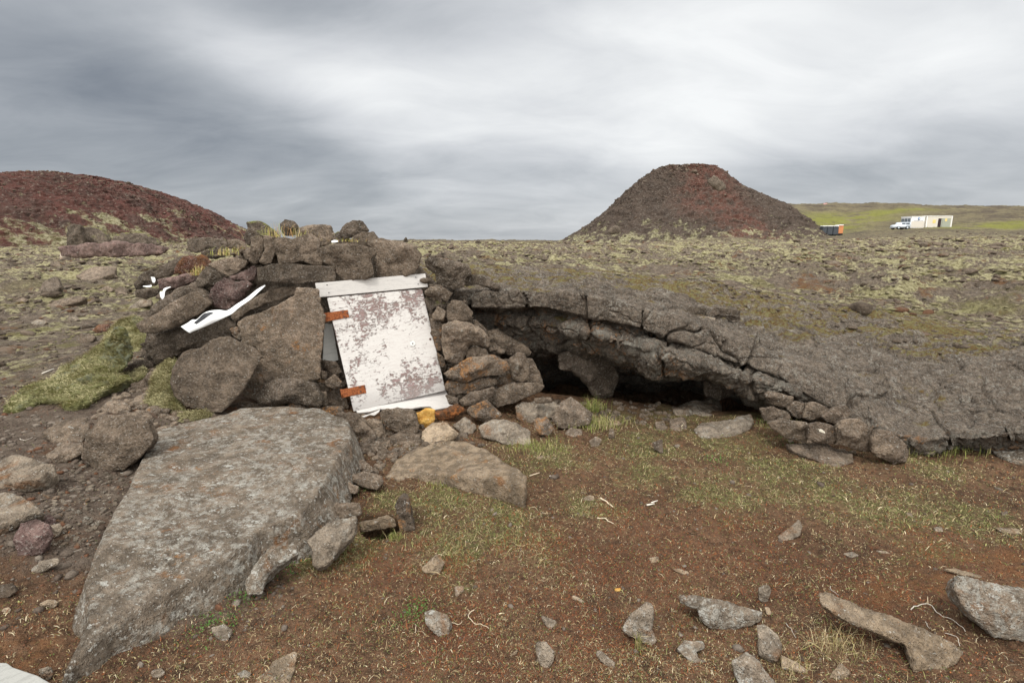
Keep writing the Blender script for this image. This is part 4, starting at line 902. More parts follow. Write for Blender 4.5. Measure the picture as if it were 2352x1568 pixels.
O_(17.5,'mossy_basalt','dark curved lava wall section right of the pillar',[(630,560),(700,560),(800,580),(855,665),(860,700),(700,712),(640,720)],bulge=.08)
O_(17.5,'mossy_basalt','low hollowed lava wall section at the right',[(850,665),(960,620),(1100,608),(1240,658),(1270,710),(1180,722),(1100,700),(980,700)],bulge=.1)
O_(16,'purple_scoria','long low reddish rubble bank under the lava wall',[(400,800),(470,735),(700,700),(900,688),(1100,698),(1285,720),(1340,785),(1000,800),(600,805)],bulge=.12)
R(5 if 5 in ZM else 4, 90, 'dark_basalt', 'dark crag sticking out high on the right shoulder of the volcanic cone', [(5640,200),(5700,150),(5780,220),(5800,260),(5740,290),(5690,260)], name='lava_outcrop', cat='outcrop', vox=.25, group='crags on the volcanic cone')
R(4, 139, 'dark_basalt', 'dark crag forming the notched right rim of the cone summit', [(5480,95),(5530,74),(5600,62),(5655,70),(5690,110),(5720,150),(5600,160),(5490,140)], name='lava_outcrop', cat='outcrop', vox=.2, group='crags on the volcanic cone')
R(4, 96, 'dark_basalt', 'dark crag at the left foot of the volcanic cone', [(4840,615),(4880,560),(4930,555),(4960,600),(4940,625),(4880,630)], name='lava_outcrop', cat='outcrop', vox=.25, group='crags on the volcanic cone')
for i, (px, py, w, hgt, lb) in enumerate([(932,553,12,9,'tiny dark stone on the horizon right of the lintel stones'),(1098,555,14,5,'low dark bump on the horizon left of the cone')]):
    Yd = 22; pts = [(px-w/2,py+4),(px-w*.3,py-hgt*.5),(px+w*.05,py-hgt),(px+w*.35,py-hgt*.3),(px+w/2,py+4)]
    R(4, Yd, 'dark_basalt', lb, [(a/.28796,(b-357.5)/.28796) for a, b in pts], group='small bumps on the horizon')
# bake the sculpting modifiers into the meshes
bpy.context.view_layer.update()
dg = bpy.context.evaluated_depsgraph_get()
for o in PENDING:
    me = bpy.data.meshes.new_from_object(o.evaluated_get(dg)); old = o.data; nm = old.name
    o['_n'] = len(me.polygons)
    o.modifiers.clear(); o.data = me; bpy.data.meshes.remove(old); me.name = nm
    me.polygons.foreach_set('use_smooth', np.ones(len(me.polygons), bool))
print('rocks', len(PENDING), 'faces', sum(o['_n'] for o in PENDING))
for o in PENDING:
    for k in ('_n', '_s'):
        if k in o: del o[k]
# ------------------------------------------------------------------ small rubble, gravel, moss, grass
def variants(n, seed, sub=2, flat=1.0):
    out = []; rnd = np.random.default_rng(seed)
    for k in range(n):
        bm = bmesh.new(); bmesh.ops.create_icosphere(bm, subdivisions=sub, radius=1)
        V = np.array([v.co for v in bm.verts]); Fc = np.array([[v.index for v in f.verts] for f in bm.faces]); bm.free()
        for _ in range(9):
            d = rnd.normal(size=3); d /= np.linalg.norm(d); c = rnd.uniform(.45, .85); t = V@d; V = V-np.maximum(t-c, 0)[:, None]*d
        V *= rnd.uniform(.75, 1.15, 3)*(1, 1, flat); V += .10*perlin(V*2.3+k*7)[:, None]*V
        out.append((V, Fc))
    return out
def scatter(name, pos, size, vars_, seed, mat, colors=None, sink=.25):
    rnd = np.random.default_rng(seed); Vs, Fs, Cs = [], [], []; off = 0
    which = rnd.integers(0, len(vars_), len(pos)); ang = rnd.uniform(0, 6.283, len(pos)); sc = rnd.uniform(.75, 1.3, (len(pos), 3))
    for k, (V, Fc) in enumerate(vars_):
        idx = np.where(which == k)[0]
        if not len(idx): continue
        c, s = np.cos(ang[idx])[:, None], np.sin(ang[idx])[:, None]; Q_ = V[None]*sc[idx][:, None]*size[idx][:, None, None]
        X = Q_[..., 0]*c-Q_[..., 1]*s+pos[idx, 0:1]; Y = Q_[..., 0]*s+Q_[..., 1]*c+pos[idx, 1:2]; Z = Q_[..., 2]+pos[idx, 2:3]+size[idx][:, None]*(.5-sink)
        Vs.append(np.stack([X, Y, Z], -1).reshape(-1, 3)); Fs.append((Fc[None]+np.arange(len(idx))[:, None, None]*len(V)).reshape(-1, 3)+off); off += len(idx)*len(V)
        if colors is not None: Cs.append(np.repeat(colors[idx], len(V), 0))
    me = mesh_np(name, np.vstack(Vs), np.vstack(Fs), {'col': np.vstack(Cs)} if colors is not None else None)
    return link(name, me, mat)
def polar(n, r0, r1, a0, a1, seed):
    rnd = np.random.default_rng(seed); r = r0*(r1/r0)**rnd.random(n); a = np.radians(rnd.uniform(a0, a1, n)); return r*np.sin(a), r*np.cos(a), rnd
esc = lambda x, y: y-np.interp(x, _lx, _ly)
cfront = lambda x: np.interp(x, [p[3, 0] for p in STP], [p[3, 1] for p in STP])
from mathutils.bvhtree import BVHTree
def bvh(me_or_np):
    n = len(me_or_np.vertices); V = np.empty(n*3, np.float32); me_or_np.vertices.foreach_get('co', V); m = len(me_or_np.polygons)
    Fi = np.empty(m*4, np.int32); me_or_np.loops.foreach_get('vertex_index', Fi)
    return BVHTree.FromPolygons(V.reshape(-1, 3).tolist(), Fi.reshape(-1, 4).tolist())
CB = bvh(CR)
def surf(x, y):
    "height of the visible surface: crust where it lies over the ground"
    z = H(x, y)
    for i in range(len(x)):
        if x[i] > -1.5 and 3.2 < y[i] < 10.5:
            h_ = CB.ray_cast(Vector((x[i], y[i], 5)), Vector((0, 0, -1)))[0]
            if h_ is not None and h_.z > z[i]: z[i] = h_.z
    return z
V3 = variants(10, 5, 2, .7)
m, g, b = newmat('rubble'); v = g.n('ShaderNodeNewGeometry').outputs['Position']
f = g.noise(v, 4, 5, .75); c = g.mix(g.ramp(f, .35, .65), (.070,.054,.041), (.19,.148,.110)); c = g.mix(g.ramp(g.noise(v, 9, 4, .8), .58, .68), c, (.33,.31,.25))
c = g.mix(g.ramp(g.noise(v, .8, 4, .7), .56, .66), c, (.125,.066,.038)); g.L(c, b.inputs['Base Color']); bump(g, b, g.noise(v, 25, 4, .8), .05); MATS['rubble'] = m
x, y, rnd = polar(24000, 6.5, 130, -54, 54, 21)
keep = (esc(x, y) > .3) | (x < -3.2); keep &= fbm(xyz(x, y)*(.30, .30, 1), 3)+.25*rnd.random(len(x)) > -.02; keep &= ~((np.hypot(x+1.9, y-5.3) < 1.9))
x, y = x[keep], y[keep]; r = np.hypot(x, y); sz = (.004+.0024*np.minimum(r, 60))*rnd.lognormal(0, .6, len(x)); sz = np.minimum(sz, .45)
z = surf(x, y)
tag(scatter('lava_rubble', np.stack([x, y, z], 1), sz, variants(10, 5, 2, .5), 1, MATS['rubble'], sink=.5), kind='stuff')
# moss cushions
m, g, b = newmat('moss'); v = g.n('ShaderNodeNewGeometry').outputs['Position']
c = g.mix(g.ramp(g.noise(v, 3, 5, .75), .35, .65), (.185,.16,.085), (.36,.32,.20)); c = g.mix(g.ramp(g.noise(v, 1.1, 3, .6), .58, .70), c, (.16,.15,.05))
g.L(c, b.inputs['Base Color']); bump(g, b, g.noise(v, 60, 4, .8), .03); MATS['moss'] = m
x, y, rnd = polar(70000, 6.0, 110, -54, 54, 22)
keep = (esc(x, y) > .5) | (x < -3.2); keep &= fbm(xyz(x, y)*(.22, .22, 1)+9, 3)+.55*fbm(xyz(x, y)*1.6, 2) > .03+.10*(np.hypot(x, y) < 11)+.05*(np.hypot(x, y) > 45); keep &= ~((np.hypot(x+1.9, y-5.3) < 1.9))
x, y = x[keep], y[keep]; r = np.hypot(x, y); sz = (.002+.0025*np.minimum(r, 60))*rnd.lognormal(0, .5, len(x)); z = surf(x, y)
tag(scatter('moss_cushions', np.stack([x, y, z], 1), sz, variants(8, 9, 1, .34), 2, MATS['moss'], sink=.40), kind='stuff')
# gravel on the left and crumbs everywhere in the foreground
m, g, b = newmat('gravel'); v = g.n('ShaderNodeNewGeometry').outputs['Position']
c = g.mix(g.attr('col', 'Color'), (0,0,0), (1,1,1)); nd = g.attr('col', 'Color')
c = g.mix(g.ramp(g.noise(v, 120, 4, .8), .4, .65), g.vec('SCALE', nd, .65), nd); g.L(c, b.inputs['Base Color']); bump(g, b, g.noise(v, 160, 3, .8), .006); MATS['gravel'] = m
x, y, rnd = polar(40000, 1.35, 6.5, -50, 50, 23)
gv = sstep(-x/np.maximum(y, .3), .42, .6)*sstep(y, 1.7, 2.1); keep = rnd.random(len(x)) < (.10+.90*gv); keep &= (esc(x, y) < .2); keep &= ~((y > cfront(x)-.1) & (x > -.5))
x, y, gv = x[keep], y[keep], gv[keep]; sz = .0030*rnd.lognormal(0, .75, len(x))*(1+.5*gv)*(.6+.22*np.hypot(x, y)); sz = np.minimum(sz, .035)
t = rnd.random((len(x), 1)); cc_ = (1-t)*np.array([[.10,.072,.054]])+t*np.array([[.25,.21,.17]]); cc_ = np.where(rnd.random((len(x), 1)) < .15, np.array([[.17,.085,.05]]), cc_)
tag(scatter('gravel', np.stack([x, y, H(x, y)], 1), sz, variants(10, 15, 1, .6), 3, m, cc_, sink=.45), kind='stuff')
# cobbles packed between the larger stones
def pack(name, zone, poly, n, smin, smax, seed, mat, off=0):
    x0, y0, f = ZM[zone]; q = [(x0+a*f, y0+b*f) for a, b in poly]; rnd = np.random.default_rng(seed)
    xs = [p[0] for p in q]; ys = [p[1] for p in q]; pos, sz = [], []
    while len(pos) < n:
        a, c_ = rnd.uniform(min(xs), max(xs)), rnd.uniform(min(ys), max(ys)); ins = False; j = len(q)-1
        for i in range(len(q)):
            if (q[i][1] > c_) != (q[j][1] > c_) and a < (q[j][0]-q[i][0])*(c_-q[i][1])/(q[j][1]-q[i][1])+q[i][0]: ins = not ins
            j = i
        if ins:
            p = ghit(a, c_) if not off else P(a, c_, off+rnd.uniform(0, .12)); pos.append(tuple(p)); sz.append(rnd.uniform(smin, smax)**1.0)
    return tag(scatter(name, np.array(pos), np.array(sz), V3, seed, mat, sink=.5), kind='stuff')
pack('rubble_fill', 1, [(1000,1390),(1640,1440),(2300,1560),(2560,1700),(2300,1900),(1700,1750),(1300,1520)], 260, .015, .055, 31, MATS['lichen_basalt'])
pack('rubble_fill', 7, [(330,120),(520,160),(760,200),(900,140),(700,260),(560,320),(500,420),(330,330)], 150, .010, .040, 32, MATS['lichen_basalt'])
pack('rubble_fill', 1, [(0,1250),(200,1200),(350,1350),(600,1480),(800,1500),(600,1600),(100,1620),(-200,1500)], 170, .015, .06, 33, MATS['lichen_basalt'])
pack('rubble_fill', 1, [(1400,1080),(1540,1150),(1640,1460),(1480,1460),(1360,1280)], 60, .015, .05, 34, MATS['lichen_basalt'], off=4.36)
pack('rubble_fill', 2, [(100,240),(240,300),(400,400),(520,560),(700,800),(900,1000),(620,1140),(280,1100),(200,760),(120,500)], 260, .02, .07, 35, MATS['lichen_basalt'], off=4.62)
pack('rubble_fill', 1, [(150,950),(400,880),(800,860),(850,1000),(500,1100),(200,1150)], 90, .02, .06, 36, MATS['dark_basalt'], off=4.75)
pack('rubble_fill', 1, [(250,640),(500,480),(900,300),(1400,250),(1480,420),(900,560),(400,760)], 170, .02, .07, 37, MATS['basalt'], off=4.98)
pack('rubble_fill', 3, [(430,880),(700,900),(960,1080),(1240,1160),(1500,1420),(1250,1450),(640,1340),(430,1120)], 150, .015, .05, 38, MATS['lichen_basalt'])
pack('rubble_fill', 2, [(860,1060),(1300,1120),(1900,1060),(2100,1080),(1900,1250),(1300,1280),(900,1250)], 160, .010, .045, 39, MATS['lichen_basalt'])
pack('rubble_fill', 6, [(380,480),(640,530),(560,700),(420,950),(250,900),(150,700)], 260, .005, .02, 40, MATS['grey_stone'])

# loose blocks on the two hills
for ob, nst, sm in ((bpy.data.objects['hill'], 1500, .15), (bpy.data.objects['hill.001'], 1500, .10)):
    nv = len(ob.data.vertices); co = np.empty(nv*3); ob.data.vertices.foreach_get('co', co); co = co.reshape(-1, 3); r_ = np.random.default_rng(nst+nv)
    co = co[(co[:, 2] > 1.5)]; w_ = fbm(co*.16+4, 3)+.6*r_.random(len(co)); co = co[w_ > .25]; co = co[r_.choice(len(co), nst)]
    tag(scatter('hill_scree', co, sm*r_.lognormal(0, .5, nst), V3, 77, MATS['rubble'], sink=.4), kind='stuff')
# blades: six vertices each
def blades(name, pos, L, w, az, lean, col, mat, up=None):
    n = len(pos); d = np.stack([np.cos(az), np.sin(az), np.zeros(n)], 1); s = np.stack([-np.sin(az), np.cos(az), np.zeros(n)], 1)
    rn = np.random.default_rng(len(pos)); s = s*.8 + rn.normal(size=(n, 3))*.35
    U = np.tile([0, 0, 1.], (n, 1)) if up is None else up
    p0 = pos; p1 = pos+L[:, None]*(.55*U*np.cos(lean)[:, None]+.35*d*np.sin(lean)[:, None]); p2 = pos+L[:, None]*(.75*U*np.cos(lean*1.3)[:, None]+.9*d*np.sin(lean)[:, None])+rn.normal(size=(n, 3))*(L*.12)[:, None]
    W_ = w[:, None]; V = np.stack([p0-s*W_, p0+s*W_, p1+s*W_*.8, p1-s*W_*.8, p2+s*W_*.2, p2-s*W_*.2], 1).reshape(-1, 3)
    o = np.arange(n)[:, None]*6; Fq = np.concatenate([o+[[0, 1, 2, 3]], o+[[3, 2, 4, 5]]], 0)
    return link(name, mesh_np(name, V, Fq, {'col': np.repeat(col, 6, 0)}), mat)
m, g, b = newmat('blade'); nd = g.attr('col', 'Color'); g.L(nd, b.inputs['Base Color']); b.inputs['Roughness'].default_value = .8; MATS['blade'] = m
x, y, rnd = polar(560000, 1.3, 6.6, -50, 50, 41)
gr_, rd_, orr_ = field('green', x, y), field('redt', x, y), field('orange', x, y); gv = sstep(-x/np.maximum(y, .3), .38, .52)*sstep(y, 1.7, 2.1)
pch = fbm(xyz(x, y)*2.6, 3); fine_ = fbm(xyz(x, y)*11, 2)
prob = (.30+.42*sstep(pch+.5*fine_, -.2, .5)+.75*gr_*sstep(fine_, -.55, .1)+.12*rd_-.25*orr_)*(1-.93*gv)
keep = (rnd.random(len(x)) < prob) & (esc(x, y) < .0) & ~((y > cfront(x)+.02) & (x > -.4)) & (np.hypot(x-HOLE.x, y-HOLE.y-.04) > .12)
x, y, gr_, rd_ = x[keep], y[keep], gr_[keep], rd_[keep]; n = len(x); u = rnd.random(n)
straw = np.array([.34,.27,.15]); pale = np.array([.50,.43,.29]); grn = np.array([.120,.130,.042]); grn2 = np.array([.23,.225,.09]); rust = np.array([.19,.068,.030]); brn = np.array([.11,.065,.037])
col = np.where((u < .34)[:, None], straw, np.where((u < .44)[:, None], pale, np.where((u < .72)[:, None], brn, rust)))
gsel = rnd.random(n) < .20+.66*gr_; col = np.where(gsel[:, None], np.where((rnd.random(n) < .5)[:, None], grn, np.where((rnd.random(n) < .55)[:, None], grn2, straw)), col)
rsel = rnd.random(n) < .5*rd_; col = np.where(rsel[:, None], rust, col); col = col*rnd.uniform(.7, 1.3, (n, 1))
L = rnd.lognormal(0, .5, n)*(.013+.011*gr_); L = np.minimum(L, .07); w = (.0006+.00028*np.hypot(x, y))*rnd.uniform(.6, 1.2, n)
tag(blades('grass', np.stack([x, y, H(x, y)-.001], 1), L, w, rnd.uniform(0, 6.283, n), rnd.uniform(.7, 1.55, n), col, MATS['blade']), kind='stuff')
# tiny creeping leaves
x, y, rnd = polar(150000, 1.3, 5.5, -48, 48, 42)
BL['leaf'] = [(ghit(a, c_), s_) for a, c_, s_ in [(560,1370,.10),(500,1430,.10),(640,1300,.12),(690,1270,.10),(820,1130,.08),(760,1260,.1),(1810,1010,.15),(1760,970,.12),(1640,1060,.12),(950,1400,.08),(2050,1030,.12)]]
lf_ = np.zeros(len(x))
for c_, s_ in BL['leaf']: lf_ = np.maximum(lf_, np.exp(-(np.hypot(x-c_.x, y-c_.y)/s_)**2))
gv = sstep(-x/np.maximum(y, .3), .42, .55)*sstep(y, 1.7, 2.1); pch = fbm(xyz(x, y)*3.4+8, 3); rd_ = field('redt', x, y)
keep = (rnd.random(len(x)) < (.28*sstep(pch, -.1, .4)+.05+.1*rd_)*(1-.85*gv)+.8*lf_) & (esc(x, y) < 0) & ~((y > cfront(x)+.02) & (x > -.4))
x, y, lf_ = x[keep], y[keep], lf_[keep]; n = len(x)
u = rnd.random((n, 1)); col = np.where(u < .35, np.array([[.075,.095,.028]]), np.where(u < .6, np.array([[.22,.085,.03]]), np.where(u < .8, np.array([[.12,.05,.03]]), np.array([[.15,.13,.05]]))))
col = np.where((rnd.random(n) < lf_)[:, None], np.array([[.065,.125,.03]]), col)*rnd.uniform(.7, 1.4, (n, 1))
z = H(x, y)+rnd.uniform(.001, .008, n)+.02*lf_*rnd.random(n); q = (.0015+.0006*np.hypot(x, y))*rnd.uniform(.7, 1.5, n)*(1+.5*lf_); a = rnd.uniform(0, 6.28, n); t1, t2 = rnd.normal(0, .45, n), rnd.normal(0, .45, n)
cs = [(1, 0), (0, .6), (-1, 0), (0, -.6)]; VV = []
for cu, cv in cs:
    dx_ = cu*np.cos(a)-cv*np.sin(a); dy_ = cu*np.sin(a)+cv*np.cos(a); VV.append(np.stack([x+dx_*q, y+dy_*q, z+(dx_*t1+dy_*t2)*q], 1))
V = np.stack(VV, 1).reshape(-1, 3); Fq = np.arange(n*4).reshape(-1, 4)
tag(link('creeping_plants', mesh_np('creeping_plants', V, Fq, {'col': np.repeat(col, 4, 0)}), MATS['blade'], smooth=False), kind='stuff')

# moss drapes on the left flank of the mound, with a fuzzy pile
def drape(zone, pts, label, **k):
    o = R(zone, None, 'moss_soft', None, pts, name='moss_drape', cat=None, kind='stuff', **k); return o
m, g, b = newmat('moss_soft'); v = g.n('ShaderNodeTexCoord').outputs['Object']
mpn = g.n('ShaderNodeMapping'); g.L(v, mpn.inputs[0]); mpn.inputs['Rotation'].default_value = (0, rad(35), 0); mpn.inputs['Scale'].default_value = (1, 1, 4)
c = g.mix(g.ramp(g.noise(mpn.outputs[0], 6, 5, .7), .35, .62), (.13,.125,.035), (.33,.33,.15)); c = g.mix(g.ramp(g.noise(v, 4, 4, .7), .52, .66), c, (.25,.27,.19))
c = g.mix(g.ramp(g.noise(v, 2.2, 4, .7), .60, .70), c, (.10,.085,.02))
g.L(c, b.inputs['Base Color']); bump(g, b, g.noise(mpn.outputs[0], 30, 5, .85), .05); MATS['moss_soft'] = m
PENDING = []
drape(6, [(45,245),(90,180),(250,80),(400,10),(520,-100),(590,-160),(680,-215),(705,-150),(650,-60),(610,30),(560,70),(640,90),(640,115),(560,122),(500,150),(430,212),(330,232),(290,192),(200,200),(70,252)], '', k=.55, bulge=.12, thick=.2, edge=.9, rough=2.2)
drape(1, [(150,1440),(200,1330),(230,1180),(310,1110),(385,1105),(350,1190),(342,1330),(400,1420),(470,1470),(400,1490),(300,1450)], '', k=.35, bulge=.14, thick=.25, edge=.9, rough=1.8)
drape(1, [(-160,1250),(-60,1200),(80,1190),(180,1130),(150,1220),(40,1280),(-100,1300)], '', k=.45, bulge=.12, thick=.2, edge=.9, rough=1.8)
drape(1, [(400,1480),(560,1465),(640,1480),(560,1530),(420,1540)], '', k=.4, bulge=.15, thick=.25, edge=.9, rough=1.8)
drape(4, [(820,1480),(900,1380),(960,1300),(1080,1270),(1140,1290),(1180,1400),(1160,1480),(1100,1560),(860,1580)], '', k=.45, bulge=.10, thick=.2, edge=.9, rough=1.3)
bpy.context.view_layer.update(); dg = bpy.context.evaluated_depsgraph_get(); rn = np.random.default_rng(5); MP = []; MNn = []
for o in PENDING:
    me = bpy.data.meshes.new_from_object(o.evaluated_get(dg)); old = o.data; o.modifiers.clear(); o.data = me; bpy.data.meshes.remove(old); me.name = 'moss_drape'
    me.polygons.foreach_set('use_smooth', np.ones(len(me.polygons), bool))
    for kx in ('_n', '_s'):
        if kx in o: del o[kx]
    nv = len(me.vertices); co = np.empty(nv*3); no = np.empty(nv*3); me.vertices.foreach_get('co', co); me.vertices.foreach_get('normal', no)
    co = co.reshape(-1, 3)+np.array(o.location); no = no.reshape(-1, 3); k_ = (no[:, 2] > -.1) | (no[:, 1] < 0); idx = rn.choice(np.where(k_)[0], min(26000, k_.sum()*6)); MP.append(co[idx]+rn.normal(size=(len(idx), 3))*.010); MNn.append(no[idx])
MP = np.vstack(MP); MNn = np.vstack(MNn); n = len(MP); t = np.clip(.5+.9*fbm(MP*(5, 5, 5), 3)+.25*rn.normal(size=n), 0, 1)[:, None]; col = ((1-t)*np.array([[.12,.10,.035]])+t*np.array([[.47,.43,.24]]))*rn.uniform(.75, 1.2, (n, 1))
tag(blades('moss_pile', MP, rn.uniform(.008, .028, n), np.full(n, .0017), rn.uniform(2.6, 5.2, n), rn.uniform(.6, 1.3, n), col, MATS['blade'], up=MNn*.6+np.array([0, 0, .4])), kind='stuff')
# tall dry grass tufts, each a plant of its own
def tuft(zone, a, c_, Y, n, hh, spread, label, cols, name='grass_tuft', lean=.5):
    x0, y0, f = ZM[zone]; base = P(x0+a*f, y0+c_*f, Y) if Y else ghit(x0+a*f, y0+c_*f); r_ = np.random.default_rng(int(a+c_)); n_ = n
    pos = r_.normal(size=(n_, 3))*(spread, spread*.6, .004); cl = np.array(cols)[r_.integers(0, len(cols), n_)]*r_.uniform(.75, 1.25, (n_, 1))
    o = blades(name, pos, hh*r_.uniform(.45, 1.15, n_), np.full(n_, .0011*(base.y/3)), r_.uniform(0, 6.283, n_), np.abs(r_.normal(0, lean, n_)), cl, MATS['blade']); o.location = base
    return tag(o, kind='stuff') if spread > .07 or n < 70 else tag(o, label, 'grass', 'grass tufts growing on the mound and in the turf')
yel = [(.40,.36,.12),(.26,.28,.07),(.48,.38,.20),(.45,.27,.12)]; grc = [(.16,.20,.05),(.26,.28,.08),(.38,.33,.16)]; dry = [(.46,.38,.22),(.36,.28,.15),(.26,.24,.09)]
tuft(1,1175,232,5.0,90,.16,.13,'yellow dry grass tuft on the mound top before the small round stone',yel,lean=.9)
tuft(1,1090,226,5.02,50,.17,.05,'sparse yellow grass between the pointed stone and the small round stone',yel,lean=.8)
tuft(1,800,358,5.1,200,.12,.10,'green yellow grass on the left shoulder of the mound',yel)
tuft(1,555,498,4.86,160,.12,.04,'bright yellow green grass tuft beside the reddish rock',yel)
tuft(1,1590,262,4.95,90,.05,.10,'short mossy grass behind the biggest lintel stone',yel)
tuft(2,1300,1170,None,260,.16,.05,'green grass tuft right behind the tent shaped stone',grc)
tuft(2,1240,1270,None,300,.10,.10,'grass at the right foot of the tent shaped stone',grc)
tuft(2,860,1440,None,400,.08,.12,'green grass round the end of the long brown grey block',grc)
tuft(2,1330,1270,None,500,.09,.12,'grassy clump with lichened stones before the cave',grc+dry)
tuft(7,500,748,None,120,.05,.05,'green grass in front of the small black hole',grc)
tuft(7,625,742,None,120,.06,.02,'green grass at the foot of the narrow upright stone',grc)
tuft(8,1200,1230,None,110,.12,.05,'dry straw coloured grass tuft beside the long plank like rock',dry,lean=.8)
tuft(8,1330,1250,None,110,.12,.05,'dry grass tuft right of the straw coloured one, under the rock edge',dry,lean=.8)
tuft(8,140,1240,None,60,.11,.006,'thin green and dry grass blades in front of the triangular grey stone',grc+dry)
tuft(8,1030,1385,None,120,.08,.05,'dry grass at the bottom edge near the low brown stone',dry,lean=.8)
tuft(3,1640,1390,None,600,.12,.16,'long green grass under the lava crust edge at right',grc)
tuft(3,590,1230,None,300,.09,.10,'green leafy grass left of the two knuckled block',grc)
tuft(3,570,830,4.5,260,.09,.09,'yellow green moss tuft above the jointed cluster',yel)
tuft(7,860,440,None,160,.05,.05,'short grass under the front edge of the pale brown slab',grc)
# ------------------------------------------------------------------ door, boards, rubbish
ZM[9] = (705.6, 602.1, .23994); ZM[10] = (395.1, 639.7, .104); ZM[11] = (301.1, 489.2, .16); ZM[12] = (1844, 470.4, .144)
def zp(zone, a, b, Y): x0, y0, f = ZM[zone]; return P(x0+a*f, y0+b*f, Y)
def wood(name, paint, bare, peel, grain=1.0, stain=(.30,.20,.17)):
    m, g, b = newmat(name); v = g.n('ShaderNodeTexCoord').outputs['Object']
    mpn = g.n('ShaderNodeMapping'); g.L(v, mpn.inputs[0]); mpn.inputs['Scale'].default_value = (1, 1, 7)
    warp = g.vec('ADD', mpn.outputs[0], g.vec('SCALE', g.noise(v, 5, 3, .5, out='Color'), .35))
    gr = g.noise(warp, 9, 6, .75); w2 = g.noise(warp, 30, 4, .8)
    c = g.mix(g.math('MULTIPLY', g.ramp(gr, .50, .60), .55*grain), paint, g.mix(.5, paint, bare))
    c = g.mix(g.math('MULTIPLY', g.ramp(w2, .58, .66), .75*grain), c, bare)
    if peel:
        big = g.noise(v, 3.2, 4, .6, .5); d = g.noise(g.vec('ADD', v, (3,0,1)), 26, 5, .75, .8); d2 = g.noise(warp, 16, 5, .8)
        msk = g.math('ADD', g.math('MULTIPLY', g.ramp(big, .36, .66), .14*peel), g.math('ADD', g.math('MULTIPLY', d, .5), g.math('MULTIPLY', d2, .5)))
        pm = g.ramp(msk, .60, .635); c = g.mix(pm, c, g.mix(g.ramp(gr, .4, .6), stain, bare))
        sepz = g.n('ShaderNodeSeparateXYZ'); g.L(v, sepz.inputs[0]); low_ = g.ramp(g.math('ADD', sepz.outputs[2], g.math('MULTIPLY', big, .2)), .30, .10, 0., .5)
        c = g.mix(low_, c, g.mix(gr, (.30,.28,.27), (.45,.43,.41)))
        bump(g, b, g.math('SUBTRACT', g.math('MULTIPLY', gr, .4), pm), .003)
    else: bump(g, b, gr, .003)
    g.L(c, b.inputs['Base Color']); b.inputs['Roughness'].default_value = .75; MATS[name] = m
wood('peeling_paint', (.60,.58,.55), (.30,.21,.20), 1.0, .6, (.22,.165,.145))
wood('white_board', (.55,.53,.50), (.30,.29,.29), 0, .9)
wood('grey_board', (.46,.46,.43), (.27,.27,.26), 0, 1.0)
wood('old_plank', (.30,.30,.28), (.15,.15,.14), 0, 1.0)
wood('side_wood', (.40,.34,.37), (.16,.10,.11), 0, 1.0)  # door panel edges: their darker lavender shade is put into the wood colour
m, g, b = newmat('rust'); v = g.n('ShaderNodeTexCoord').outputs['Object']; f = g.noise(v, 60, 5, .7)
g.L(g.mix(g.ramp(f, .35, .65), (.13,.04,.018), (.33,.11,.04)), b.inputs['Base Color']); b.inputs['Roughness'].default_value = .8; bump(g, b, f, .002); MATS['rust'] = m
MATS['black'] = simple('black_hole', (.01,.009,.008), .9); MATS['zinc'] = simple('zinc_washer', (.70,.70,.66), .45, .5); MATS['darkbolt'] = simple('dark_rusted_bolt', (.10,.05,.035), .7)
from mathutils import Matrix
def plate(name, corners, thick, mat, parent=None, poly=None, bev=.003, wob=0.0):
    "thin box through 4 points (TL,TR,BR,BL); poly: outline points instead of the 4 corners. Local x = width, z = height, -y = front"
    TL, TR, BR, BL = corners; u = (BR-BL).normalized(); w = (TL-BL); n = u.cross(w).normalized()
    if n.dot(Vector((0, 0, CAMZ))-BL) < 0: n = -n
    v = n.cross(u) if n.cross(u).dot(w) > 0 else u.cross(n)
    Mx = Matrix(((u.x, -n.x, v.x, BL.x), (u.y, -n.y, v.y, BL.y), (u.z, -n.z, v.z, BL.z), (0, 0, 0, 1))); inv = Mx.inverted()
    pts = [inv@p for p in (poly or (TL, TR, BR, BL))]
    bm = bmesh.new(); A_ = [bm.verts.new((p.x, p.y, p.z)) for p in pts]; B_2 = [bm.verts.new((p.x, p.y+thick, p.z)) for p in pts]
    bm.faces.new(A_); bm.faces.new(list(reversed(B_2))); k = len(pts)
    for i in range(k): bm.faces.new([A_[i], B_2[i], B_2[(i+1) % k], A_[(i+1) % k]])
    bmesh.ops.recalc_face_normals(bm, faces=bm.faces)
    if bev: bmesh.ops.bevel(bm, geom=list(bm.edges), offset=bev, segments=2, affect='EDGES')
    if wob:
        bmesh.ops.subdivide_edges(bm, edges=[e for e in bm.edges if e.calc_length() > .05], cuts=12, use_grid_fill=True)
        c = np.array([q.co for q in bm.verts]); d = perlin(c*(14, 14, 30)+3)*wob
        for i, q in enumerate(bm.verts): q.co.z += d[i]; q.co.y += d[i]*.5
    o = link(name, bm_mesh(name, bm), MATS[mat] if isinstance(mat, str) else mat, smooth=False)
    o.matrix_world = Mx
    if parent: o.parent = parent; o.matrix_parent_inverse = parent.matrix_world.inverted()
    return o, Mx
def disc(name, Mx, lx, lz, r, depth, mat, parent, proud=0.0, seg=24, hole=0):
    bm = bmesh.new()
    bmesh.ops.create_cone(bm, cap_ends=True, segments=seg, radius1=r, radius2=r*.96, depth=depth)
    bmesh.ops.rotate(bm, verts=bm.verts, cent=(0,0,0), matrix=Matrix.Rotation(math.pi/2, 3, 'X'))
    if hole: pass
    o = link(name, bm_mesh(name, bm), MATS[mat], smooth=False); o.matrix_world = Mx@Matrix.Translation((lx, -proud-depth/2, lz))
    o.parent = parent; o.matrix_parent_inverse = parent.matrix_world.inverted(); return o
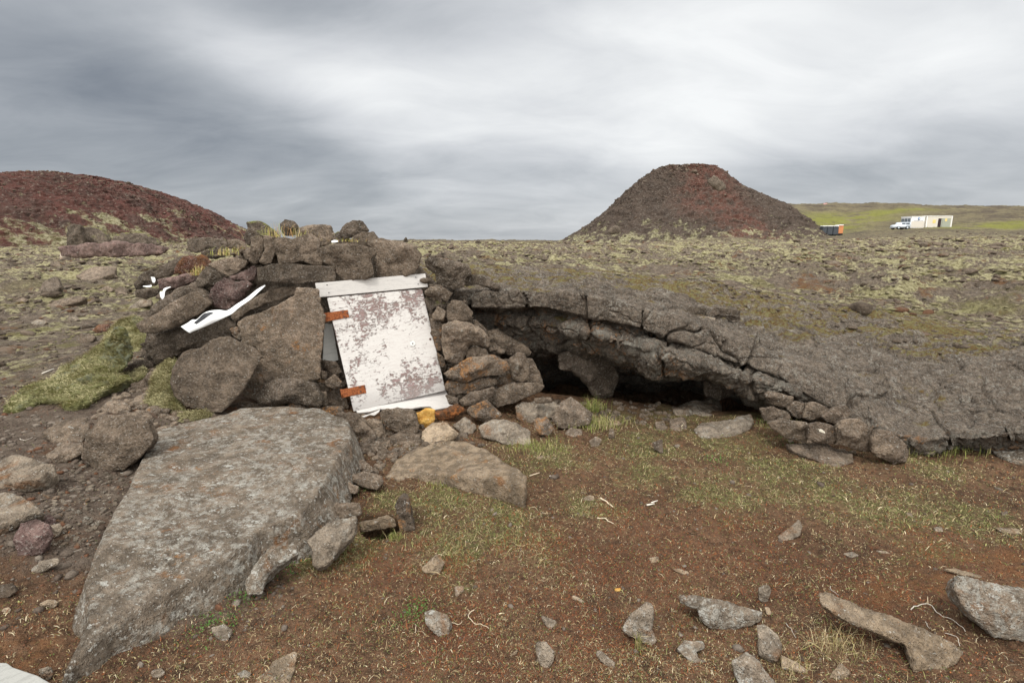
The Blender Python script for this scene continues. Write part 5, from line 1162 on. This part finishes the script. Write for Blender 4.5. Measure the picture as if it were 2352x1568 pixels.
door = empty('hatch_door', zp(9, 455, 1430, 4.19)); tag(door, 'weathered white hatch door with peeling paint and rusty hinges, leaning in the stone mound', 'door')
bpy.context.view_layer.update()
DC = [zp(9,190,340,4.36), zp(9,1100,255,4.66), zp(9,1325,1228,4.50), zp(9,445,1430,4.20)]
pan, PM = plate('panel', DC, .045, 'peeling_paint', door, bev=.004)
pan.data.materials.append(MATS['side_wood'])
for p in pan.data.polygons:
    if abs(p.normal.y) < .5: p.material_index = 1
def on_panel(a, b):
    inv = PM.inverted(); o_ = inv@Vector((0, 0, CAMZ)); x0, y0, f = ZM[9]; d_ = (inv.to_3x3()@Vector(ray(x0+a*f, y0+b*f))); t = -o_.y/d_.y; return o_+d_*t
for q, bolts in (([(150,487),(388,457),(402,527),(168,572)], [(340,478),(352,521),(383,486)]), ([(328,1217),(550,1172),(566,1250),(336,1296)], [(505,1191),(511,1236),(546,1186)])):
    L4 = [PM@(on_panel(*p)+Vector((0, -.007, 0))) for p in q]
    hg, HM = plate('hinge', L4, .006, 'rust', door, bev=.0015); ih = HM.inverted()
    # knuckle at the outer end
    a_, b_ = ih@L4[0], ih@L4[3]
    bm = bmesh.new(); bmesh.ops.create_cone(bm, cap_ends=True, segments=14, radius1=.009, radius2=.009, depth=(a_-b_).length*1.05)
    kn = link('knuckle', bm_mesh('knuckle', bm), MATS['rust']); kn.matrix_world = HM@Matrix.Translation(((a_.x+b_.x)/2, .004, (a_.z+b_.z)/2)); kn.parent = hg; kn.matrix_parent_inverse = HM.inverted()
    for p in bolts:
        w_ = ih@(PM@on_panel(*p)); disc('bolt', HM, w_.x, w_.z, .0075, .006, 'darkbolt', hg, proud=0, seg=12)
w_ = on_panel(1010, 778); wa = disc('washer', PM, w_.x, w_.z, .024, .004, 'zinc', door)
hl = disc('screw_hole', PM, w_.x, w_.z, .006, .0015, 'black', wa, proud=.004)
for a_, b_, r_ in ((1178,735,.010),(858,636,.005),(958,1142,.005),(497,888,.004)):
    w_ = on_panel(a_, b_); disc('nail_hole', PM, w_.x, w_.z, r_, .0012, 'black' if r_ < .009 else 'darkbolt', door, seg=12)
def board(label, zone, quad, Ys, thick, mat, poly=None, wob=.003, cat='board', name='wooden_board', nails=()):
    C4 = [zp(zone, a, b, Y) for (a, b), Y in zip(quad, Ys)]; pl3 = None
    if poly:
        pl3 = []; TL, TR, BR, BL = C4; n = (BR-BL).cross(TL-BL).normalized(); x0, y0, f = ZM[zone]
        for a, b in poly:
            r_ = Vector(ray(x0+a*f, y0+b*f)); t = (BL-Vector((0, 0, CAMZ))).dot(n)/r_.dot(n); pl3.append(Vector((0, 0, CAMZ))+r_*t)
    o, Mx = plate(name, C4, thick, mat, poly=pl3, bev=.002, wob=wob); tag(o, label, cat); return o, Mx
hb, HBM = board('white wooden board nailed across the top of the hatch door, knots showing', 9, [(75,200),(1130,108),(1156,236),(104,336)], (4.38,4.68,4.66,4.37), .028, 'white_board', wob=.0015)
for a_, b_ in ((190,218),(208,292),(1040,145),(1062,210)):
    inv = HBM.inverted(); o_ = inv@Vector((0,0,CAMZ)); d_ = inv.to_3x3()@Vector(ray(ZM[9][0]+a_*ZM[9][2], ZM[9][1]+b_*ZM[9][2])); t = -o_.y/d_.y; w_ = o_+d_*t
    bpy.context.view_layer.update(); disc('nail', HBM, w_.x, w_.z, .005, .0015, 'black', hb, seg=10)
board('narrow grey weathered board behind the left edge of the hatch door, between the hinges', 9, [(165,590),(222,590),(282,935),(205,962)], (4.42,4.46,4.42,4.38), .02, 'grey_board', poly=[(165,590),(240,590),(300,935),(270,945),(205,962),(172,930),(150,940),(158,760)])
board('split grey white sill board sticking out under the hatch door to the right', 9, [(470,1395),(1325,1200),(1420,1378),(480,1440)], (4.22,4.50,4.42,4.18), .022, 'white_board', poly=[(470,1420),(1325,1225),(1365,1310),(1422,1378),(1330,1392),(1215,1412),(1180,1380),(1090,1382),(1000,1400),(900,1396),(800,1410),(700,1402),(600,1430),(480,1440)], wob=.002)
board('small pale splintered piece of board below the left end of the sill board', 9, [(510,1440),(700,1410),(700,1440),(540,1482)], (4.12,4.2,4.18,4.1), .012, 'white_board', poly=[(510,1475),(600,1448),(700,1405),(690,1430),(645,1466),(600,1458),(550,1482)], wob=.001)
board('end of a grey weathered plank in the bottom left corner of the picture', 6, [(-120,1440),(20,1462),(300,1590),(-120,1800)], (1.52,1.52,1.42,1.32), .03, 'old_plank', poly=[(-200,1462),(30,1468),(60,1490),(180,1530),(300,1600),(200,1700),(-200,1780)], wob=0)
# torn white plastic strip
MATS['white_plastic'] = simple('white_plastic', (.78,.79,.78), .4, .4); MATS['black_tape'] = simple('black_tape', (.02,.021,.024), .5, .4)
def ribbon(name, up, lo, zone, Ys, mat, label=None, cat=None, parent=None, thick=.003, curl=.0):
    n = len(up); bm = bmesh.new(); rows = []
    for i in range(n):
        A_ = zp(zone, *up[i], Ys[i]); B_2 = zp(zone, *lo[i], Ys[i]-.03); row = []
        for j in range(5):
            t = j/4; p = A_.lerp(B_2, t)+Vector((0, -curl*math.sin(math.pi*t), 0)); row.append(p)
        rows.append(row)
    rows = np.array([[tuple(p) for p in r_] for r_ in rows]); rows = cr(rows, [4]*(n-1)); C_ = rows.reshape(-1, 3).mean(0)
    me = mesh_np(name, rows.reshape(-1, 3)-C_, grid_faces(rows.shape[0], rows.shape[1])); o = link(name, me, MATS[mat], loc=Vector(C_))
    sm = o.modifiers.new('thickness', 'SOLIDIFY'); sm.thickness = thick
    if label: tag(o, label, cat)
    if parent: o.parent = parent; o.matrix_parent_inverse = Matrix.Translation(parent.location).inverted()
    return o
st = ribbon('plastic_strip', [(190,1060),(330,985),(450,905),(540,900),(700,765),(860,705),(1060,690),(1220,700),(1430,560),(1650,418),(1870,240),(2050,135)],
  [(395,1205),(430,1180),(560,1130),(640,1095),(840,1010),(1000,935),(1200,840),(1330,770),(1480,640),(1735,458),(1920,290),(2065,150)], 10, [4.20,4.20,4.20,4.20,4.21,4.22,4.26,4.28,4.32,4.38,4.44,4.50], 'white_plastic',
  'long torn white plastic strip with a black patch, lying across the mound', 'plastic strip', curl=.004)
ribbon('black_patch', [(475,975),(560,905),(700,775),(790,752),(860,738)], [(540,1005),(600,965),(740,870),(840,800),(930,762)], 10, [4.11,4.115,4.12,4.13,4.14], 'black_tape', parent=st, thick=.002)
ribbon('plastic_scrap', [(285,915),(300,970),(318,1002)], [(338,922),(352,965),(338,1002)], 11, [4.98,4.97,4.96], 'white_plastic', 'white plastic scrap caught under the jagged dark stone at the left tip', 'plastic scrap')
ribbon('plastic_scrap', [(168,1046),(240,1040),(296,1032)], [(170,1052),(245,1062),(290,1056)], 11, [4.98,4.97,4.97], 'white_plastic', 'thin white plastic scrap in the slot below the pointed stone at the left tip', 'plastic scrap')
ribbon('plastic_scrap', [(572,1060),(515,1070),(470,1090),(452,1130),(415,1140),(425,1215)], [(572,1066),(520,1092),(492,1120),(482,1160),(480,1200),(455,1242)], 11, [4.6,4.6,4.59,4.58,4.57,4.56], 'white_plastic', 'curled white plastic scrap hanging on the dark rock above the long smooth boulder', 'plastic scrap')
ribbon('plastic_scrap', [(1478,256),(1500,250),(1524,252)], [(1480,266),(1502,266),(1526,260)], 1, [4.62,4.62,4.62], 'white_plastic', 'tiny white plastic scrap behind the biggest lintel stone', 'plastic scrap')
# sticks and roots on the ground
MATS['stick'] = simple('bleached_stick', (.50,.42,.30), .8, .1); MATS['chip'] = simple('white_chip', (.6,.56,.48), .8, .1); MATS['root'] = simple('bleached_root', (.45,.41,.35), .8, .1)
def twig(zone, pts, r0, mat, label, name='stick', cat='stick', group=None, up=.008):
    x0, y0, f = ZM[zone]; p3 = [ghit(x0+a*f, y0+b*f)+Vector((0, 0, up)) for a, b in pts]; C_ = p3[0].copy()
    arr = np.array([tuple(p-C_) for p in p3])
    if len(arr) > 2: arr = cr(arr, [5]*(len(arr)-1)); arr = arr+np.stack([fbm(arr*30+p3[0].x+q*9, 2) for q in range(3)], 1)*.006
    bm = bmesh.new(); rings = []
    for i, p in enumerate(arr):
        t = Vector(arr[min(i+1, len(arr)-1)]-arr[max(i-1, 0)]).normalized(); a_ = t.cross(Vector((0, 0, 1))).normalized(); b_ = t.cross(a_); rr_ = r0*(.62 if mat == 'root' else .85)*(1-.5*i/len(arr))
        rings.append([bm.verts.new(Vector(p)+(a_*math.cos(k*1.0472)+b_*math.sin(k*1.0472)*.7)*rr_) for k in range(6)])
    for i in range(len(rings)-1):
        for k in range(6): bm.faces.new([rings[i][k], rings[i][(k+1) % 6], rings[i+1][(k+1) % 6], rings[i+1][k]])
    bm.faces.new(rings[0]); bm.faces.new(list(reversed(rings[-1]))); bmesh.ops.recalc_face_normals(bm, faces=bm.faces)
    o = link(name, bm_mesh(name, bm), MATS[mat], loc=C_); return tag(o, label, cat, group)
GK = 'sticks and wood chips on the turf'
twig(7, [(1393,385),(1450,367)], .006, 'stick', 'pale stick in the grass just right of the pale brown slab', group=GK)
twig(7, [(1508,386),(1536,384)], .006, 'chip', 'short pale chip right of the stick by the pale brown slab', group=GK)
twig(7, [(1800,512),(1835,535),(1872,565)], .009, 'stick', 'flat bleached stick lying diagonally on the bare earth', group=GK)
twig(7, [(1780,628),(1830,632),(1872,662)], .006, 'stick', 'thin grey brown stick below the diagonal bleached stick', group=GK)
twig(8, [(186,412),(228,404)], .008, 'chip', 'lower of two white wood chips on the bare earth', group=GK)
twig(8, [(212,398),(248,386)], .006, 'chip', 'upper of two white wood chips on the bare earth', group=GK)
twig(6, [(207,66),(262,44)], .010, 'chip', 'white piece of wood on the brown earth left of the moss drape', group=GK)
GR_ = 'bleached roots and twigs lying loose'
twig(8, [(1240,878),(1250,905),(1292,932)], .0025, 'root', 'short bent white root above the long plank like rock', 'root', 'root', GR_)
twig(8, [(1705,1010),(1740,990),(1805,985),(1865,1040),(1950,1080),(2015,1140)], .004, 'root', 'long winding white root beside the big grey white boulder', 'root', 'root', GR_)
twig(8, [(1790,1078),(1798,1105),(1812,1122)], .0022, 'root', 'tiny white twig inside the bend of the long winding root', 'root', 'root', GR_)
twig(8, [(1900,1145),(1955,1165),(1985,1225)], .0028, 'root', 'curved white twig at the broken end of the plank like rock', 'root', 'root', GR_)
twig(8, [(988,1092),(1015,1130),(1045,1175)], .0025, 'root', 'straight white twig in the turf right of the wide grey stone', 'root', 'root', GR_)
twig(6, [(100,385),(125,392),(160,378)], .004, 'root', 'small white twig on the brown earth at the left edge', 'root', 'root', GR_)
twig(6, [(330,935),(350,938),(400,920)], .0025, 'root', 'thin pale twig beside the great slab near the olive brown stone', 'root', 'root', GR_)
twig(7, [(1075,1150),(1040,1190),(1075,1230),(1130,1240),(1160,1265)], .0028, 'stick', 'curled dry root right of the rounded grey stone in the turf', 'root', 'root', GR_)
twig(7, [(945,1225),(985,1235),(1005,1220)], .0022, 'stick', 'short dry root touching the rounded grey stone in the turf', 'root', 'root', GR_)
twig(7, [(735,1285),(745,1250),(738,1235)], .0022, 'stick', 'pale dry stalk left of the rounded grey stone in the turf', 'root', 'root', GR_)

# ------------------------------------------------------------------ things far off on the slope
def cube(name, x0, x1, y0, y1, z0, z1, mat, parent, bev=.0):
    bm = bmesh.new(); bmesh.ops.create_cube(bm, size=1); bmesh.ops.scale(bm, verts=bm.verts, vec=(x1-x0, y1-y0, z1-z0))
    if bev: bmesh.ops.bevel(bm, geom=list(bm.edges), offset=bev, segments=2, affect='EDGES')
    o = link(name, bm_mesh(name, bm), MATS[mat] if isinstance(mat, str) else mat, smooth=False, parent=parent); o.location = ((x0+x1)/2, (y0+y1)/2, (z0+z1)/2); return o
for nm, c, r_ in (('toilet_grey', (.055,.062,.072), .5), ('toilet_orange', (.55,.22,.09), .5), ('toilet_roof', (.80,.80,.78), .5), ('cabin_white', (.80,.80,.79), .5), ('cabin_beige', (.62,.58,.51), .6), ('cabin_glass', (.10,.12,.14), .2),
    ('door_dark', (.035,.02,.022), .8), ('notice_yellow', (.75,.58,.22), .7), ('emblem_blue', (.12,.22,.45), .5), ('text_grey', (.22,.25,.32), .6), ('car_white', (.62,.68,.74), .3), ('tyre', (.02,.02,.02), .9), ('steel', (.35,.36,.36), .5), ('door_green', (.33,.35,.29), .6)):
    MATS[nm] = simple(nm, c, r_)
YT = 118; gzT = P(1895, 539.5, YT).z
for i, (x0, x1, mt, lb) in enumerate([(1869.5,1880,'toilet_grey','dark grey portable toilet with white roof, leftmost of the row of four'),(1880.5,1893,'toilet_grey','dark grey portable toilet with white roof, second from the left'),
        (1893.5,1906,'toilet_grey','dark grey portable toilet with white roof, next to the orange one'),(1907,1919.5,'toilet_orange','orange portable toilet with white roof at the right end of the row')]):
    a_, b_ = hx(x0, YT), hx(x1, YT); w = (b_-a_)-.06; zb = gzT+(0 if i < 3 else .22); t = empty('portable_toilet', ((a_+b_)/2, YT+(.0 if i < 3 else .5), zb)); tag(t, lb, 'toilet', 'portable toilets in a row on the slope')
    cube('body', -w/2, w/2, -.6, .6, .08, 1.82, mt, t, .05); cube('base', -w/2+.03, w/2-.03, -.57, .57, -.4, .078, 'tyre', t)
    cube('roof', -w/2-.04, w/2+.04, -.66, .66, 1.823, 2.03, 'toilet_roof', t, .08)
    dr = cube('door', -w/2+.14, w/2-.14, -.625, -.603, .14, 1.74, mt, t, .008); cube('vent', -w*.2, w*.2, -.012, -.016+.004, .62, .70, 'toilet_roof', dr)
YO = 115; zb = P(2100, 524.0, YO).z; ww = lambda a: hx(a, YO)
def office():
    xa, xb = ww(2069.5), ww(2100); t = empty('office_container', ((xa+xb)/2, YO, zb)); w = (xb-xa)/2; hgt = P(2085, 498, YO).z-zb
    tag(t, 'white site office container with a blue emblem and windows along its left side', 'container')
    cube('body', -w, w, 0, 3.1, 0, hgt, 'cabin_white', t, .03); cube('roof_edge', -w-.05, w+.05, -.05, 3.15, hgt+.003, hgt+.12, 'cabin_white', t)
    cube('front_panel', -w+.12, w-.12, -.03, -.004, .12, hgt-.9, 'cabin_beige', t)
    bm = bmesh.new(); bmesh.ops.create_cone(bm, cap_ends=True, segments=28, radius1=.27, radius2=.27, depth=.03); bmesh.ops.rotate(bm, verts=bm.verts, cent=(0,0,0), matrix=Matrix.Rotation(math.pi/2, 3, 'X'))
    e = link('emblem', bm_mesh('emblem', bm), MATS['emblem_blue'], parent=t); e.location = (.12, -.03, hgt-.42)
    bm = bmesh.new(); bmesh.ops.create_cone(bm, cap_ends=True, segments=20, radius1=.12, radius2=.12, depth=.012); bmesh.ops.rotate(bm, verts=bm.verts, cent=(0,0,0), matrix=Matrix.Rotation(math.pi/2, 3, 'X'))
    e2 = link('emblem_centre', bm_mesh('emblem_centre', bm), MATS['cabin_white'], parent=e); e2.location = (.03, -.022, 0)
    cube('lettering', -w*.62, w*.72, -.025, -.004, hgt-.86, hgt-.80, 'text_grey', t)
    for i in range(3): 
        wn = cube('window', -w-.03, -w-.004, .25+i*.95, 1.05+i*.95, 1.0, hgt-.3, 'cabin_glass', t); cube('mullion', -.03, -.014, -.03, .03, -.5, .5, 'steel', wn)
    cube('skid', -w, w, .1, 3.0, -.5, -.003, 'tyre', t)
office()
def barrack():
    xa, xb = ww(2101), ww(2158); t = empty('office_container', ((xa+xb)/2, YO-.3, zb+.12)); w = (xb-xa)/2; hgt = P(2130, 497, YO).z-zb-.12
    tag(t, 'long beige container with an open dark doorway and two yellow notices', 'container')
    cube('body', -w, w, 0, 2.5, 0, hgt, 'cabin_beige', t, .03); cube('roof_edge', -w-.04, w+.04, -.05, 2.55, hgt+.003, hgt+.11, 'cabin_white', t)
    cube('corner_post', w-.15, w+.03, -.045, -.004, 0, hgt, 'cabin_white', t); cube('corner_post', -w-.03, -w+.15, -.045, -.004, 0, hgt, 'cabin_white', t)
    dx0 = ww(2127)-(xa+xb)/2; d = cube('doorway', dx0, dx0+.95, -.03, -.004, .08, hgt-.45, 'door_dark', t); cube('inner_leaf', .2, .42, -.02, -.014, -.9, .9, 'door_green', d)
    cube('side_panel', dx0+1.0, w-.3, -.025, -.004, .1, hgt-.4, 'door_green', t)
    n1_ = ww(2115)-(xa+xb)/2; cube('notice', n1_, n1_+.65, -.03, -.004, .95, 1.65, 'notice_yellow', t); n2_ = ww(2142)-(xa+xb)/2; cube('notice', n2_, n2_+.45, -.05, -.028, 1.35, 1.9, 'notice_yellow', t)
    cube('skid', -w, w, .1, 2.4, -.6, -.003, 'tyre', t)
barrack()
def vehicle():
    xa, xb = ww(2034), ww(2068); t = empty('parked_car', ((xa+xb)/2, YO+.6, P(2050, 527, YO).z)); w = (xb-xa)/2
    tag(t, 'light blue white vehicle parked at the left end of the office containers', 'car')
    bm = bmesh.new(); prof_ = [(-w,.35),(-w,.85),(-w+.25,.98),(-w+.95,1.05),(-w+1.25,1.52),(w-.15,1.55),(w,1.0),(w,.35)]
    A_ = [bm.verts.new((x_, -.85, z_)) for x_, z_ in prof_]; B_2 = [bm.verts.new((x_, .85, z_)) for x_, z_ in prof_]; bm.faces.new(A_); bm.faces.new(list(reversed(B_2)))
    for i in range(8): bm.faces.new([A_[i], B_2[i], B_2[(i+1) % 8], A_[(i+1) % 8]])
    bmesh.ops.recalc_face_normals(bm, faces=bm.faces); bmesh.ops.bevel(bm, geom=list(bm.edges), offset=.07, segments=3, affect='EDGES')
    link('body', bm_mesh('body', bm), MATS['car_white'], parent=t)
    cube('window', -w+1.35, -w+2.1, -.872, -.853, 1.08, 1.42, 'cabin_glass', t); cube('window', -w+2.2, w-.3, -.872, -.853, 1.08, 1.42, 'cabin_glass', t)
    for x_ in (-w+.7, w-.7):
        for y_ in (-.8, .8):
            bm = bmesh.new(); bmesh.ops.create_cone(bm, cap_ends=True, segments=24, radius1=.36, radius2=.36, depth=.24); bmesh.ops.rotate(bm, verts=bm.verts, cent=(0,0,0), matrix=Matrix.Rotation(math.pi/2, 3, 'X'))
            wh = link('wheel', bm_mesh('wheel', bm), MATS['tyre'], parent=t); wh.location = (x_, y_, .36)
            bm = bmesh.new(); bmesh.ops.create_cone(bm, cap_ends=True, segments=16, radius1=.2, radius2=.2, depth=.02); bmesh.ops.rotate(bm, verts=bm.verts, cent=(0,0,0), matrix=Matrix.Rotation(math.pi/2, 3, 'X'))
            rm = link('rim', bm_mesh('rim', bm), MATS['car_white'], parent=wh); rm.location = (0, -.132 if y_ < 0 else .132, 0)
    cube('bumper', -w-.1, -w+.05, -.8, .8, .3, .5, 'steel', t)
vehicle()
sg = empty('sign', (hx(1875, 199), 199, P(1875, 473, 199).z)); tag(sg, 'tiny pale red sign standing on the far ridge right of the cone', 'sign')
cube('post', -.08, .08, -.05, .05, -1, .9, 'steel', sg); cube('post', -.9, -.78, -.05, .05, -1, .9, 'steel', sg); MATS['sign_red'] = simple('sign_red', (.55,.32,.30), .6); cube('board', -1.1, .3, -.09, -.053, .55, 1.0, 'sign_red', sg)
print('objects', len(bpy.data.objects))
